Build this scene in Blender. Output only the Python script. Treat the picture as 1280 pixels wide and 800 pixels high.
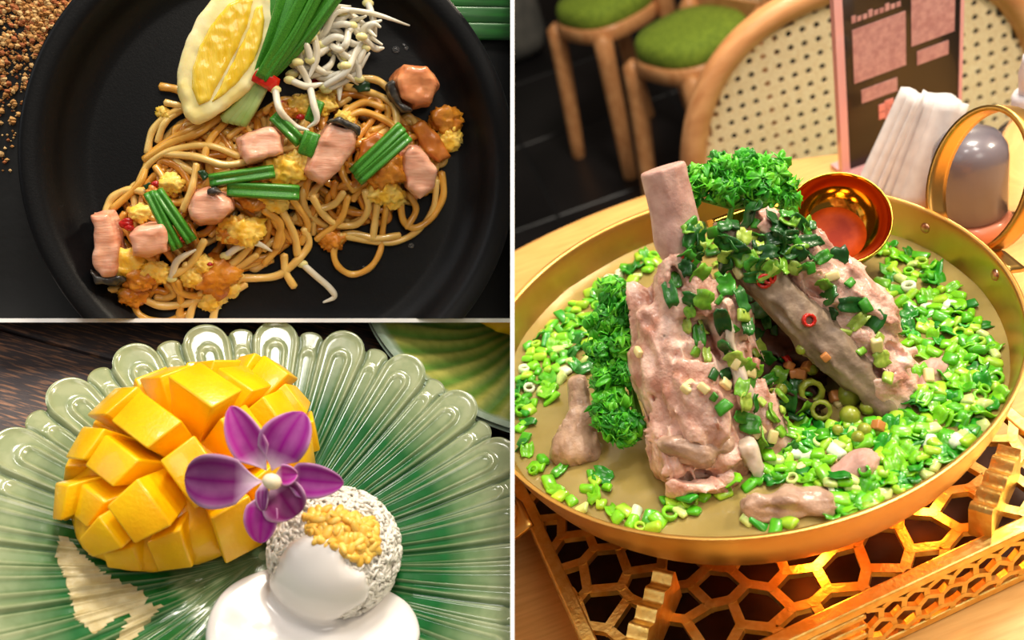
import bpy, bmesh, math, random
import numpy as np
from mathutils import Matrix, Vector
from mathutils.bvhtree import BVHTree

for o in list(bpy.data.objects):
    bpy.data.objects.remove(o)
scene = bpy.context.scene
COL = scene.collection
rnd = random.Random(7)
rng = np.random.default_rng(7)
PI = math.pi

# ------------------------------------------------------------------ camera
FPX = 1200.0                       # focal length in pixels of the 1280x800 frame
CAMZ = 1.216                       # the dining table top lies at 0.75 m, the floor at 0
def axes(pitch, roll):
    p, r = math.radians(pitch), math.radians(roll)
    F = np.array([0, math.cos(p), -math.sin(p)]); U0 = np.array([0, math.sin(p), math.cos(p)]); X0 = np.array([1., 0, 0])
    return np.array([X0 * math.cos(r) + U0 * math.sin(r), -X0 * math.sin(r) + U0 * math.cos(r), F])
BR = axes(35, -19.6)               # rows: right, up, forward of the camera in the room
cam = bpy.data.cameras.new('camera'); camo = bpy.data.objects.new('camera', cam); COL.objects.link(camo)
cam.sensor_width = 36; cam.lens = 36 * FPX / 1280; cam.clip_start = .02; cam.clip_end = 60
camo.matrix_world = Matrix(((*[float(BR[i][0]) for i in (0, 1)], -float(BR[2][0]), 0), (*[float(BR[i][1]) for i in (0, 1)], -float(BR[2][1]), 0),
                            (*[float(BR[i][2]) for i in (0, 1)], -float(BR[2][2]), CAMZ), (0, 0, 0, 1)))
cam.dof.use_dof = True; cam.dof.focus_distance = .52; cam.dof.aperture_fstop = 7.5
scene.camera = camo
scene.view_settings.view_transform = 'Standard'; scene.view_settings.look = 'None'
scene.view_settings.gamma = 1; scene.view_settings.use_curve_mapping = False
scene.view_settings.exposure = 0.05

def cam2world(c):                  # camera coordinates (right, up, forward) -> world
    return BR.T @ np.asarray(c, float) + np.array([0, 0, CAMZ])

# ------------------------------------------------------------------ world and lamps
w = bpy.data.worlds.new('room_light'); scene.world = w; w.use_nodes = True
w.node_tree.nodes['Background'].inputs[0].default_value = (1.0, .93, .84, 1)
w.node_tree.nodes['Background'].inputs[1].default_value = .13

def area(name, c, target, size, power, col, world=False):
    l = bpy.data.lights.new(name, 'AREA'); l.shape = 'DISK' if size < .3 else 'SQUARE'; l.size = size; l.energy = power; l.color = col
    o = bpy.data.objects.new(name, l); COL.objects.link(o)
    p = np.array(c, float) if world else cam2world(c); t = np.array(target, float) if world else cam2world(target)
    d = Vector((t - p).tolist()); o.location = p.tolist()
    o.rotation_euler = d.to_track_quat('-Z', 'Y').to_euler()
    return o
area('ceiling_lamp', (.16, 1.05, -.30), (.05, 0, .55), .24, 5.5, (1, .95, .87))
area('ceiling_lamp', (-.42, 1.05, -.30), (-.05, 0, .55), .24, 3.6, (1, .96, .90))
area('fill_light', (-1.2, .45, -.25), (-.15, -.05, .55), .7, 2.4, (.93, .97, 1))  # fill added from the left to reach under the level board
area('pendant_lamp', (.80, .80, .15), (.20, 0, .6), .16, 8, (1, .86, .66))
area('pendant_lamp', (.45, .80, .95), (.15, 0, .6), .12, 3.5, (1, .84, .62))
area('fill_light', (.30, .42, -.85), (.12, -.05, .55), .5, 4.6, (1, .92, .80))  # warm fill added behind the camera to brighten the soup side
area('back_pendant', (.7, .95, 2.45), (.5, 1.35, .6), .4, 34, (1, .9, .75), True)

# ------------------------------------------------------------------ frames: the dining table, the mango table and the noodle board
class Frame:
    """p_cam = A @ p + o ; every thing of a set is laid out in its own upright frame."""
    def __init__(s, A, o=(0, 0, 0)):
        s.A = np.array(A, float); s.o = np.array(o, float)
        m = BR.T @ s.A; t = BR.T @ s.o + np.array([0, 0, CAMZ])
        s.W = Matrix([[*map(float, m[i]), float(t[i])] for i in range(3)] + [[0, 0, 0, 1]])
        s.eye = -s.A.T @ s.o
    def ray(s, u, v):
        return s.A.T @ np.array([(u - 640) / FPX, (400 - v) / FPX, 1.])
    def at(s, u, v, z):
        d = s.ray(u, v); return s.eye + d * ((z - s.eye[2]) / d[2])
    def d3(s, u, v, D):
        return s.eye + s.ray(u, v) * D
    def cam_axes(s):                  # camera right, up, towards-camera in this frame
        return s.A.T @ np.array([1., 0, 0]), s.A.T @ np.array([0, 1., 0]), s.A.T @ np.array([0, 0, -1.])
FR = Frame(BR)
FM = Frame(axes(42.8, 15.4))
_r = np.array([(335 - 640) / FPX, (400 - 212) / FPX, 1.]); _z = -_r / np.linalg.norm(_r)
_x = np.array([1., 0, 0]); _x = _x - _z * (_x @ _z); _x /= np.linalg.norm(_x); _y = np.cross(_z, _x)
if _y[1] < 0: _y = -_y
# camera coordinates (right, up, forward) are left-handed, so build y by hand
_y = np.array([0, 1., 0]); _y = _y - _z * (_y @ _z) - _x * (_y @ _x); _y /= np.linalg.norm(_y)
FN = Frame(np.stack([_x, _y, _z], 1), _r * .551)
assert np.linalg.det(BR.T @ FN.A) > 0 and np.linalg.det(BR.T @ FM.A) > 0

# ------------------------------------------------------------------ mesh helpers
ORG, SETOF = {}, {}
def top(o):
    while o.parent is not None: o = o.parent
    return o
def note(ob, fr):
    SETOF[ob.name] = 'N' if fr is FN else 'M' if fr is FM else 'R' if not ob.name.startswith(('floor', 'wall', 'trim', 'upholstered', 'dining_chair', 'maroon')) else ''
def link_mesh(name, V, F, mat, fr, parent=None, smooth=True, col=None, origin=None):
    V = np.asarray(V, float).reshape(-1, 3)
    if parent is not None: org = ORG[parent.name]
    elif origin is not None: org = np.asarray(origin, float)
    else:
        lo, hi = V.min(0), V.max(0); org = np.array([(lo[0] + hi[0]) / 2, (lo[1] + hi[1]) / 2, lo[2]])
    me = bpy.data.meshes.new(name)
    me.from_pydata((V - org).tolist(), [], [list(map(int, f)) for f in F])
    if smooth: me.polygons.foreach_set('use_smooth', [True] * len(me.polygons))
    if col is not None:
        a = me.attributes.new('Col', 'FLOAT_COLOR', 'POINT')
        c = np.ones((len(V), 4)); c[:, :3] = col; a.data.foreach_set('color', c.ravel())
    me.materials.append(mat); me.update()
    ob = bpy.data.objects.new(name, me); COL.objects.link(ob)
    if parent is not None: ob.parent = parent
    else: ob.matrix_world = fr.W @ Matrix.Translation(Vector(org.tolist())); note(ob, fr)
    ORG[ob.name] = org
    return ob
def tag(ob, label=None, cat=None, group=None, kind=None):
    if label: ob['label'] = label
    if cat: ob['category'] = cat
    if group: ob['group'] = group
    if kind: ob['kind'] = kind
    return ob
def root(name, label, cat, fr, origin, group=None):
    o = bpy.data.objects.new(name, None); COL.objects.link(o); o.empty_display_size = .01
    o.matrix_world = fr.W @ Matrix.Translation(Vector([float(x) for x in origin])); ORG[o.name] = np.array(origin, float); note(o, fr)
    return tag(o, label, cat, group)
def thing(name, VF, mat, fr, label, cat, group=None, **k):
    return tag(link_mesh(name, VF[0], VF[1], mat, fr, **k), label, cat, group)
def part(name, VF, mat, parent, label=None, **k):
    return tag(link_mesh(name, VF[0], VF[1], mat, None, parent=parent, **k), label)

def shape(name, VF, mat, col=None, smooth=True):
    """A mesh to share between copies."""
    me = bpy.data.meshes.new(name); me.from_pydata(np.asarray(VF[0], float).tolist(), [], [list(map(int, f)) for f in VF[1]])
    if smooth: me.polygons.foreach_set('use_smooth', [True] * len(me.polygons))
    if col is not None:
        a = me.attributes.new('Col', 'FLOAT_COLOR', 'POINT'); c = np.ones((len(VF[0]), 4)); c[:, :3] = np.asarray(col)[..., :3]; a.data.foreach_set('color', c.ravel())
    me.materials.append(mat); me.update(); return me
def rot_to(z, spin=0.0):
    z = nrm(z); x = np.cross([0.3, 1., .2], z); x = nrm(x); y = np.cross(z, x); c, s = math.cos(spin), math.sin(spin)
    return np.stack([x * c + y * s, -x * s + y * c, z], 1)
def inst(name, me, fr, loc, R=None, s=1.0, parent=None):
    ob = bpy.data.objects.new(name, me); COL.objects.link(ob); R = np.eye(3) if R is None else R
    p = np.asarray(loc, float) - (ORG[parent.name] if parent is not None else 0)
    m = Matrix([[*(float(x) * s for x in R[i]), float(p[i])] for i in range(3)] + [[0, 0, 0, 1]])
    if parent is not None: ob.parent = parent; ob.matrix_local = m
    else: ob.matrix_world = fr.W @ m; note(ob, fr)
    return ob
def in_poly(x, y, poly):
    r = False
    for i in range(len(poly)):
        (x1, y1), (x2, y2) = poly[i], poly[i - 1]
        if (y1 > y) != (y2 > y) and x < (x2 - x1) * (y - y1) / (y2 - y1) + x1: r = not r
    return r
def sample_poly(poly, n, gap, rd, tries=60):
    xs, ys = [p[0] for p in poly], [p[1] for p in poly]; out = []
    for _ in range(n * tries):
        if len(out) >= n: break
        x, y = rd.uniform(min(xs), max(xs)), rd.uniform(min(ys), max(ys))
        if in_poly(x, y, poly) and all((x - a) ** 2 + (y - b) ** 2 > gap * gap for a, b in out): out.append((x, y))
    return out

def merge(*vfs):
    V, F, n = [], [], 0
    for v, f in vfs:
        v = np.asarray(v, float).reshape(-1, 3); V.append(v); F += [[i + n for i in q] for q in f]; n += len(v)
    return np.concatenate(V), F
def nrm(v):
    v = np.asarray(v, float); return v / (np.linalg.norm(v) + 1e-12)
def spline(pts, n):
    """Catmull-Rom through the points, n samples evenly by parameter."""
    P = np.asarray(pts, float)
    if len(P) == 2: return P[0] + (P[1] - P[0]) * np.linspace(0, 1, n)[:, None]
    Q = np.vstack([2 * P[0] - P[1], P, 2 * P[-1] - P[-2]])
    t = np.linspace(0, len(P) - 1 - 1e-9, n); i = t.astype(int); f = (t - i)[:, None]
    a, b, c, d = Q[i], Q[i + 1], Q[i + 2], Q[i + 3]
    return .5 * (2 * b + (c - a) * f + (2 * a - 5 * b + 4 * c - d) * f ** 2 + (3 * b - a - 3 * c + d) * f ** 3)
def tube(path, rad, seg=8, flat=1.0, up=(0, 0, 1), caps=True):
    P = np.asarray(path, float); n = len(P); rad = np.broadcast_to(np.asarray(rad, float), (n,))
    T = np.gradient(P, axis=0); T /= np.linalg.norm(T, axis=1)[:, None] + 1e-12
    u = np.asarray(up, float); A = np.cross(T, u); bad = np.linalg.norm(A, axis=1) < 1e-3
    if bad.any(): A[bad] = np.cross(T[bad], np.array([.3, 1, .1]))
    A /= np.linalg.norm(A, axis=1)[:, None]; B = np.cross(A, T)
    th = np.arange(seg) * 2 * PI / seg
    V = (P[:, None] + rad[:, None, None] * (np.cos(th)[None, :, None] * A[:, None] + flat * np.sin(th)[None, :, None] * B[:, None])).reshape(-1, 3)
    F = [[i * seg + j, i * seg + (j + 1) % seg, (i + 1) * seg + (j + 1) % seg, (i + 1) * seg + j] for i in range(n - 1) for j in range(seg)]
    if caps:
        V = np.vstack([V, P[0] - T[0] * rad[0] * .5, P[-1] + T[-1] * rad[-1] * .5]); a, b = n * seg, n * seg + 1
        F += [[a, (j + 1) % seg, j] for j in range(seg)] + [[b, (n - 1) * seg + j, (n - 1) * seg + (j + 1) % seg] for j in range(seg)]
    return V, F
def lathe(prof, n, c=(0, 0, 0), close=False):
    prof = np.asarray(prof, float); m = len(prof); th = np.arange(n) * 2 * PI / n
    V = np.stack([prof[:, None, 0] * np.cos(th), prof[:, None, 0] * np.sin(th), np.repeat(prof[:, 1:2], n, 1)], 2).reshape(-1, 3) + np.asarray(c, float)
    F = [[i * n + j, i * n + (j + 1) % n, ((i + 1) % m) * n + (j + 1) % n, ((i + 1) % m) * n + j] for i in range(m if close else m - 1) for j in range(n)]
    return V, F
def orient(VF, z=(0, 0, 1), x=None, loc=(0, 0, 0), s=1.0):
    z = nrm(z); x = np.array([1., 0, 0]) if x is None else np.asarray(x, float)
    x = x - z * (x @ z)
    if np.linalg.norm(x) < 1e-6: x = np.cross(z, [0, 1., 0.3])
    x = nrm(x); y = np.cross(z, x)
    return np.asarray(VF[0]) * s @ np.stack([x, y, z]) + np.asarray(loc, float), VF[1]
def box(lo, hi):
    (a, b, c), (d, e, f) = lo, hi
    V = [(x, y, z) for x in (a, d) for y in (b, e) for z in (c, f)]
    return np.array(V, float), [[0, 1, 3, 2], [4, 6, 7, 5], [0, 4, 5, 1], [2, 3, 7, 6], [0, 2, 6, 4], [1, 5, 7, 3]]
def bevel(VF, w, seg=2):
    bm = bmesh.new(); vs = [bm.verts.new(v) for v in np.asarray(VF[0]).tolist()]
    for f in VF[1]:
        try: bm.faces.new([vs[i] for i in f])
        except ValueError: pass
    bmesh.ops.recalc_face_normals(bm, faces=bm.faces)
    bmesh.ops.bevel(bm, geom=list(bm.edges), offset=w, segments=seg, profile=.5, affect='EDGES', clamp_overlap=True)
    bm.verts.index_update(); V = [v.co[:] for v in bm.verts]; F = [[v.index for v in f.verts] for f in bm.faces]; bm.free()
    return np.array(V), F
def rbox(lo, hi, w, seg=2): return bevel(box(lo, hi), w, seg)
def beam(a, b, wd, ht, up=(0, 0, 1)):
    a, b = np.asarray(a, float), np.asarray(b, float); L = np.linalg.norm(b - a)
    V, F = box((-wd / 2, 0, -ht / 2), (wd / 2, L, ht / 2)); y = nrm(b - a); x = nrm(np.cross(y, up)); z = np.cross(x, y)
    return V @ np.stack([x, y, z]) + a, F
def grid_faces(n, m, wrap=False):
    return [[i * m + j, i * m + (j + 1) % m, (i + 1) * m + (j + 1) % m, (i + 1) * m + j] for i in range(n - 1) for j in range(m if wrap else m - 1)]
def sheet(G, thick, nv=None):
    """G: (n,m,3) grid of points -> closed thin sheet."""
    n, m, _ = G.shape; du = np.gradient(G, axis=0); dv = np.gradient(G, axis=1); N = np.cross(du, dv); N /= np.linalg.norm(N, axis=2)[..., None] + 1e-12
    A = (G + N * thick / 2).reshape(-1, 3); B = (G - N * thick / 2).reshape(-1, 3); k = n * m
    F = grid_faces(n, m); F = F + [[k + i for i in q[::-1]] for q in F]
    ring = [j for j in range(m)] + [i * m + m - 1 for i in range(1, n)] + [(n - 1) * m + j for j in range(m - 2, -1, -1)] + [i * m for i in range(n - 2, 0, -1)]
    F += [[ring[i], k + ring[i], k + ring[(i + 1) % len(ring)], ring[(i + 1) % len(ring)]] for i in range(len(ring))]
    return np.vstack([A, B]), F
def ico(sub=2):
    bm = bmesh.new(); bmesh.ops.create_icosphere(bm, subdivisions=sub, radius=1); bm.verts.index_update()
    r = np.array([v.co[:] for v in bm.verts]), [[v.index for v in f.verts] for f in bm.faces]; bm.free(); return r
ICO1, ICO2, ICO3 = ico(1), ico(2), ico(3)

# smooth lattice noise, vectorised
_L = np.random.default_rng(3).uniform(-1, 1, (32, 32, 32))
def noise(p, s=1.0):
    p = np.asarray(p, float) * s; i = np.floor(p).astype(int); f = p - i; f = f * f * (3 - 2 * f); i0 = i & 31; i1 = (i + 1) & 31
    def g(a, b, c): return _L[a, b, c]
    x0, y0, z0 = i0[..., 0], i0[..., 1], i0[..., 2]; x1, y1, z1 = i1[..., 0], i1[..., 1], i1[..., 2]; fx, fy, fz = f[..., 0], f[..., 1], f[..., 2]
    return (((g(x0, y0, z0) * (1 - fx) + g(x1, y0, z0) * fx) * (1 - fy) + (g(x0, y1, z0) * (1 - fx) + g(x1, y1, z0) * fx) * fy) * (1 - fz)
            + ((g(x0, y0, z1) * (1 - fx) + g(x1, y0, z1) * fx) * (1 - fy) + (g(x0, y1, z1) * (1 - fx) + g(x1, y1, z1) * fx) * fy) * fz)
def fbm(p, s, o=3):
    return sum(noise(np.asarray(p) + 7.3 * k, s * 2 ** k) / 2 ** k for k in range(o))
def surfnet(fn, lo, hi, h):
    """Surface nets: zero level of fn(points) as a quad mesh."""
    lo, hi = np.asarray(lo, float), np.asarray(hi, float); n = np.ceil((hi - lo) / h).astype(int) + 1
    ax = [lo[i] + h * np.arange(n[i]) for i in range(3)]
    P = np.stack(np.meshgrid(*ax, indexing='ij'), -1); V = fn(P); V[0] = V[-1] = 1; V[:, 0] = V[:, -1] = 1; V[:, :, 0] = V[:, :, -1] = 1
    S = V < 0; cs = [(a, b, c) for a in (0, 1) for b in (0, 1) for c in (0, 1)]
    sub = lambda A, o: A[o[0]:n[0] - 1 + o[0], o[1]:n[1] - 1 + o[1], o[2]:n[2] - 1 + o[2]]
    cnt = sum(sub(S, o).astype(int) for o in cs); act = (cnt > 0) & (cnt < 8)
    idx = -np.ones(act.shape, int); idx[act] = np.arange(act.sum()); acc = np.zeros((act.sum(), 3)); num = np.zeros(act.sum())
    for o in cs:
        for d in range(3):
            if o[d]: continue
            q = list(o); q[d] = 1; va, vb = sub(V, o)[act], sub(V, q)[act]; cr = (va < 0) != (vb < 0)
            t = np.where(cr, va / np.where(cr, va - vb, 1), 0); pt = np.tile(np.array(o, float), (len(va), 1)); pt[:, d] += t
            acc += pt * cr[:, None]; num += cr
    pos = (np.argwhere(act) + acc / num[:, None]) * h + lo; F = []
    for d in range(3):
        e, g = (d + 1) % 3, (d + 2) % 3
        a = [slice(None)] * 3; b = [slice(None)] * 3; a[d] = slice(0, n[d] - 1); b[d] = slice(1, n[d])
        for x in (a, b): x[e] = slice(1, n[e] - 1); x[g] = slice(1, n[g] - 1)
        sa, sb = S[tuple(a)], S[tuple(b)]; I = np.argwhere(sa != sb); fl = sa[sa != sb]
        I[:, e] += 1; I[:, g] += 1
        def cell(de, dg):
            J = I.copy(); J[:, e] -= de; J[:, g] -= dg; return idx[J[:, 0], J[:, 1], J[:, 2]]
        q = np.stack([cell(1, 1), cell(0, 1), cell(0, 0), cell(1, 0)], 1); q[~fl] = q[~fl][:, ::-1]; F.append(q)
    return pos, np.concatenate(F).tolist()
def s_ell(P, c, r, R=None):
    d = P - np.asarray(c); d = d if R is None else d @ np.asarray(R).T
    r = np.asarray(r, float) * np.ones(3); k = np.linalg.norm(d / r, axis=-1); return (k - 1) * r.min() * np.clip(k, .5, 1.5) ** 0
def s_cap(P, a, b, ra, rb):
    a, b = np.asarray(a, float), np.asarray(b, float); ab = b - a; t = np.clip(((P - a) @ ab) / (ab @ ab), 0, 1)
    return np.linalg.norm(P - a - t[..., None] * ab, axis=-1) - (ra + (rb - ra) * t)
def smin(a, b, k):
    h = np.clip(.5 + .5 * (b - a) / k, 0, 1); return b * (1 - h) + a * h - k * h * (1 - h)
def s_poly(P, poly):
    """2D polygon distance of P[...,:2]."""
    poly = np.asarray(poly, float)[:, :2]; p = P[..., :2]; d = np.full(p.shape[:-1], 1e9); s = np.ones(p.shape[:-1])
    for i in range(len(poly)):
        a, b = poly[i], poly[i - 1]; e = b - a; q = p - a; t = np.clip((q @ e) / (e @ e), 0, 1); d = np.minimum(d, ((q - t[..., None] * e) ** 2).sum(-1))
        c1 = p[..., 1] >= a[1]; c2 = p[..., 1] < b[1]; c3 = e[0] * q[..., 1] > e[1] * q[..., 0]
        s = np.where((c1 & c2 & c3) | (~c1 & ~c2 & ~c3), -s, s)
    return s * np.sqrt(d)
def slab(poly, z0, z1, rd, h, nz=None, taper=0.0, tilt=None):
    """Rounded polygon prism."""
    poly = np.asarray(poly, float)[:, :2]
    def fn(P):
        zz = P[..., 2] if tilt is None else P[..., 2] - tilt(P)
        a = s_poly(P, poly) + rd + taper * (zz - z0); b = np.abs(zz - (z0 + z1) / 2) - (z1 - z0) / 2 + rd
        v = np.minimum(np.maximum(a, b), 0) + np.sqrt(np.maximum(a, 0) ** 2 + np.maximum(b, 0) ** 2) - rd
        return v if nz is None else v + nz(P)
    lo = np.array([*poly.min(0), z0]) - 4 * h - .002; hi = np.array([*poly.max(0), z1]) + 4 * h + .002
    if tilt is not None: lo[2] -= .02; hi[2] += .02
    return surfnet(fn, lo, hi, h)
def bvh(*obs):
    """Ray target in the frame coordinates of its set."""
    V, F, n = [], [], 0
    for o in obs:
        og = ORG[o.name]; V += [(np.array(v.co[:]) + og).tolist() for v in o.data.vertices]; F += [[i + n for i in p.vertices] for p in o.data.polygons]; n = len(V)
    return BVHTree.FromPolygons(V, F)
def hit(tree, fr, u, v):
    r = tree.ray_cast(Vector(fr.eye.tolist()), Vector(nrm(fr.ray(u, v)).tolist())); return (None, None) if r[0] is None else (np.array(r[0][:]), np.array(r[1][:]))

# ------------------------------------------------------------------ materials
def C(r, g, b):
    f = lambda x: (x / 12.92 if x <= .04045 else ((x + .055) / 1.055) ** 2.4)
    return (f(r / 255), f(g / 255), f(b / 255), 1)
def mat(name, col, rough=.5, metal=0, col2=None, scale=60, detail=4, ramp=(.35, .65), bump=0, bscale=None, coat=0, sss=0, sssr=(1, .5, .3), trans=0,
        ior=1.45, attr=False, stretch=None, spec=.5, wave=None, bdist=.001, aniso=0, rough2=None, alpha=1.0):
    m = bpy.data.materials.new(name); m.use_nodes = True; nt = m.node_tree; b = nt.nodes['Principled BSDF']; L = nt.links.new
    I = b.inputs; I['Base Color'].default_value = col; I['Roughness'].default_value = rough; I['Metallic'].default_value = metal; I['IOR'].default_value = ior
    I['Specular IOR Level'].default_value = spec; I['Coat Weight'].default_value = coat; I['Coat Roughness'].default_value = .06
    I['Transmission Weight'].default_value = trans; I['Anisotropic'].default_value = aniso; I['Alpha'].default_value = alpha
    if sss: I['Subsurface Weight'].default_value = sss; I['Subsurface Radius'].default_value = sssr; I['Subsurface Scale'].default_value = .004
    tc = nt.nodes.new('ShaderNodeTexCoord'); src = tc.outputs['Object']
    if stretch:
        mp = nt.nodes.new('ShaderNodeMapping'); mp.inputs['Scale'].default_value = stretch[:3]
        if len(stretch) > 3: mp.inputs['Rotation'].default_value = (0, 0, stretch[3])
        L(src, mp.inputs[0]); src = mp.outputs[0]
    def nz(sc, det):
        n = nt.nodes.new('ShaderNodeTexNoise'); n.inputs['Scale'].default_value = sc; n.inputs['Detail'].default_value = det; L(src, n.inputs['Vector']); return n
    fac = None
    if wave:
        wv = nt.nodes.new('ShaderNodeTexWave'); wv.inputs['Scale'].default_value = wave[0]; wv.inputs['Distortion'].default_value = wave[1]
        wv.inputs['Detail'].default_value = 3; wv.inputs['Detail Scale'].default_value = wave[2]; L(src, wv.inputs['Vector']); fac = wv.outputs['Fac']
    base = None
    if attr:
        at = nt.nodes.new('ShaderNodeAttribute'); at.attribute_name = 'Col'; base = at.outputs['Color']; L(base, I['Base Color'])
    if col2 is not None:
        if fac is None: fac = nz(scale, detail).outputs['Fac']
        r = nt.nodes.new('ShaderNodeMapRange'); r.inputs[1].default_value, r.inputs[2].default_value = ramp; L(fac, r.inputs[0])
        mx = nt.nodes.new('ShaderNodeMix'); mx.data_type = 'RGBA'; L(r.outputs[0], mx.inputs[0]); mx.inputs[6].default_value = col; mx.inputs[7].default_value = col2
        if base is not None: mx.blend_type = 'MULTIPLY'; L(base, mx.inputs[6])
        L(mx.outputs[2], I['Base Color'])
        if rough2 is not None:
            r2 = nt.nodes.new('ShaderNodeMapRange'); r2.inputs[3].default_value, r2.inputs[4].default_value = rough, rough2; L(r.outputs[0], r2.inputs[0]); L(r2.outputs[0], I['Roughness'])
    if bump:
        bn = nt.nodes.new('ShaderNodeBump'); bn.inputs['Strength'].default_value = bump; bn.inputs['Distance'].default_value = bdist
        L(fac if (bscale is None and fac is not None) else nz(bscale or scale, 3).outputs['Fac'], bn.inputs['Height']); L(bn.outputs[0], I['Normal'])
    return m
def emit(name, col, s):
    m = bpy.data.materials.new(name); m.use_nodes = True; I = m.node_tree.nodes['Principled BSDF'].inputs
    I['Base Color'].default_value = col; I['Emission Color'].default_value = col; I['Emission Strength'].default_value = s; return m

# ================================================================== the setting
M_WHITE = mat('white_card', (.96, .96, .95, 1), .7)
def cpt(x, y, z): return BR @ (cam2world((x, y, z)) - np.array([0, 0, CAMZ]))
def cam_prism(pts_front, pts_back, half, axis):
    """White partition board: edge line at the front, edge line at the back, in camera coordinates."""
    V = []
    for ln in (pts_front, pts_back):
        for p in ln:
            for s in (-1, 1):
                q = np.array(p, float); q[axis] += s * half * p[2]; V.append(FR.A.T @ q)
    return np.array(V), [[0, 1, 3, 2], [4, 6, 7, 5], [0, 4, 5, 1], [2, 3, 7, 6], [0, 2, 6, 4], [1, 5, 7, 3]]
hw = 2.5 / FPX; sx, sy = .5 / FPX, -.5 / FPX
for nm, vf, lb in (
    ('trim_1', cam_prism([(sx * .53, .37 * .53, .53), (sx * .42, -.37 * .42, .42)], [(sx * .53, .37 * .68, .68), (sx * .42, -.37 * .68, .68)], hw, 0), 'thin white upright board dividing the soup table from the other dishes'),
    ('trim_2', cam_prism([(-.56 * .515, sy * .515, .515), (-.001, sy * .59, .59)], [(-.56 * .57, sy * .515, .57), (-.001, sy * .59, .66)], hw, 1), 'thin white level board dividing the noodle board from the mango table')):
    tag(link_mesh(nm, vf[0], vf[1], M_WHITE, FR, smooth=False), lb, None, None, 'structure')

M_FLOOR = mat('floor_grout', C(16, 16, 17), .6)
M_TILE = mat('dark_floor_tile', C(17, 16, 17), .34, col2=C(36, 33, 33), scale=2.2, ramp=(.4, .8), bump=.15, bscale=30, spec=.4)
FZ = -CAMZ
fl = tag(link_mesh('floor', *box((-2.2, .2, FZ - .05), (4.2, 6, FZ - .003)), M_FLOOR, FR, smooth=False), 'dark tiled restaurant floor behind the soup table', None, None, 'structure')
tile = None
for i in range(9):
    for j in range(9):
        if tile is None:
            tile = part('floor_tile', rbox((-1.6, 1.2, FZ - .01), (-1.6 + .442, 1.2 + .442, FZ), .002, 1), M_TILE, fl, smooth=False)
        else:
            t = tile.copy(); COL.objects.link(t); t.parent = fl; t.location = (i * .45, j * .45, 0)
M_WALL = mat('taupe_wall', C(120, 104, 92), .9, col2=C(92, 78, 70), scale=6)
tag(link_mesh('wall_back', *box((-2.2, 5.2, FZ - .05), (4.2, 5.3, 1.6)), M_WALL, FR, smooth=False), 'plain taupe wall at the back of the restaurant', None, None, 'structure')

# ================================================================== SET 1: soup on the dining table (frame FR)
TZ = -.466
M_WOODT = mat('table_oak', C(244, 188, 112), .42, col2=C(222, 160, 86), scale=22, detail=6, ramp=(.3, .72), stretch=(1.2, 14, 14, .32), bump=.06, bscale=40, coat=.15)
M_CHAIR = mat('chair_beech', C(222, 160, 104), .42, col2=C(196, 130, 78), scale=14, stretch=(1, 8, 3), coat=.1)
M_CANE = mat('woven_cane', C(255, 232, 190), .7, col2=C(240, 208, 158), scale=300, bump=.5, bscale=420)
M_GREEN = mat('green_cushion', C(136, 158, 44), .85, col2=C(104, 128, 32), scale=60, bump=.2)

tb = root('round_dining_table', 'round light oak dining table under the brass soup pot', 'table', FR, (.14, .374, FZ))
part('table_top', lathe([(0, TZ - .028), (.405, TZ - .028), (.416, TZ - .024), (.42, TZ - .014), (.42, TZ - .006), (.414, TZ - .001), (.405, TZ), (0, TZ)], 128, (.14, .374, 0)), M_WOODT, tb, smooth=False)
part('pedestal', lathe([(0, TZ - .028), (.12, TZ - .03), (.05, TZ - .1), (.04, FZ + .1), (.06, FZ + .05), (.22, FZ + .02), (.22, FZ), (0, FZ)], 32, (.14, .374, 0)), M_CHAIR, tb)

# ---- chairs
def cane_panel(hwid, z0, z1, pitch, inside):
    """Perforated cane sheet (x across, z up, 3 mm thick) made of octagonal-holed cells."""
    V, F = [], []
    nx = int(hwid * 2 / pitch); nz_ = int((z1 - z0) / pitch); r = pitch * .23
    for i in range(nx):
        for k in range(nz_):
            x = -hwid + (i + .5) * pitch; z = z0 + (k + .5) * pitch
            if not inside(x, z): continue
            n = len(V); h = pitch / 2
            for y in (-.0015, .0015):
                for (a, b) in ((-1, -1), (0, -1), (1, -1), (1, 0), (1, 1), (0, 1), (-1, 1), (-1, 0)): V.append((x + a * h, y, z + b * h))
                for q in range(8):
                    t = -PI * .75 + q * PI / 4; V.append((x + r * math.cos(t), y, z + r * math.sin(t)))
            for q in range(8):
                p = (q + 1) % 8
                F.append([n + q, n + p, n + 8 + p, n + 8 + q]); F.append([n + 16 + p, n + 16 + q, n + 24 + q, n + 24 + p]); F.append([n + 8 + q, n + 8 + p, n + 24 + p, n + 24 + q])
    return np.array(V), F
def arch(hwid, zs, ztop, n=40, exp=2.6):
    t = np.linspace(PI, 0, n); c, s = np.cos(t), np.sin(t)
    return np.stack([hwid * np.sign(c) * np.abs(c) ** (2 / exp), np.zeros(n), zs + (ztop - zs) * np.abs(s) ** (2 / exp)], 1)
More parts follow.
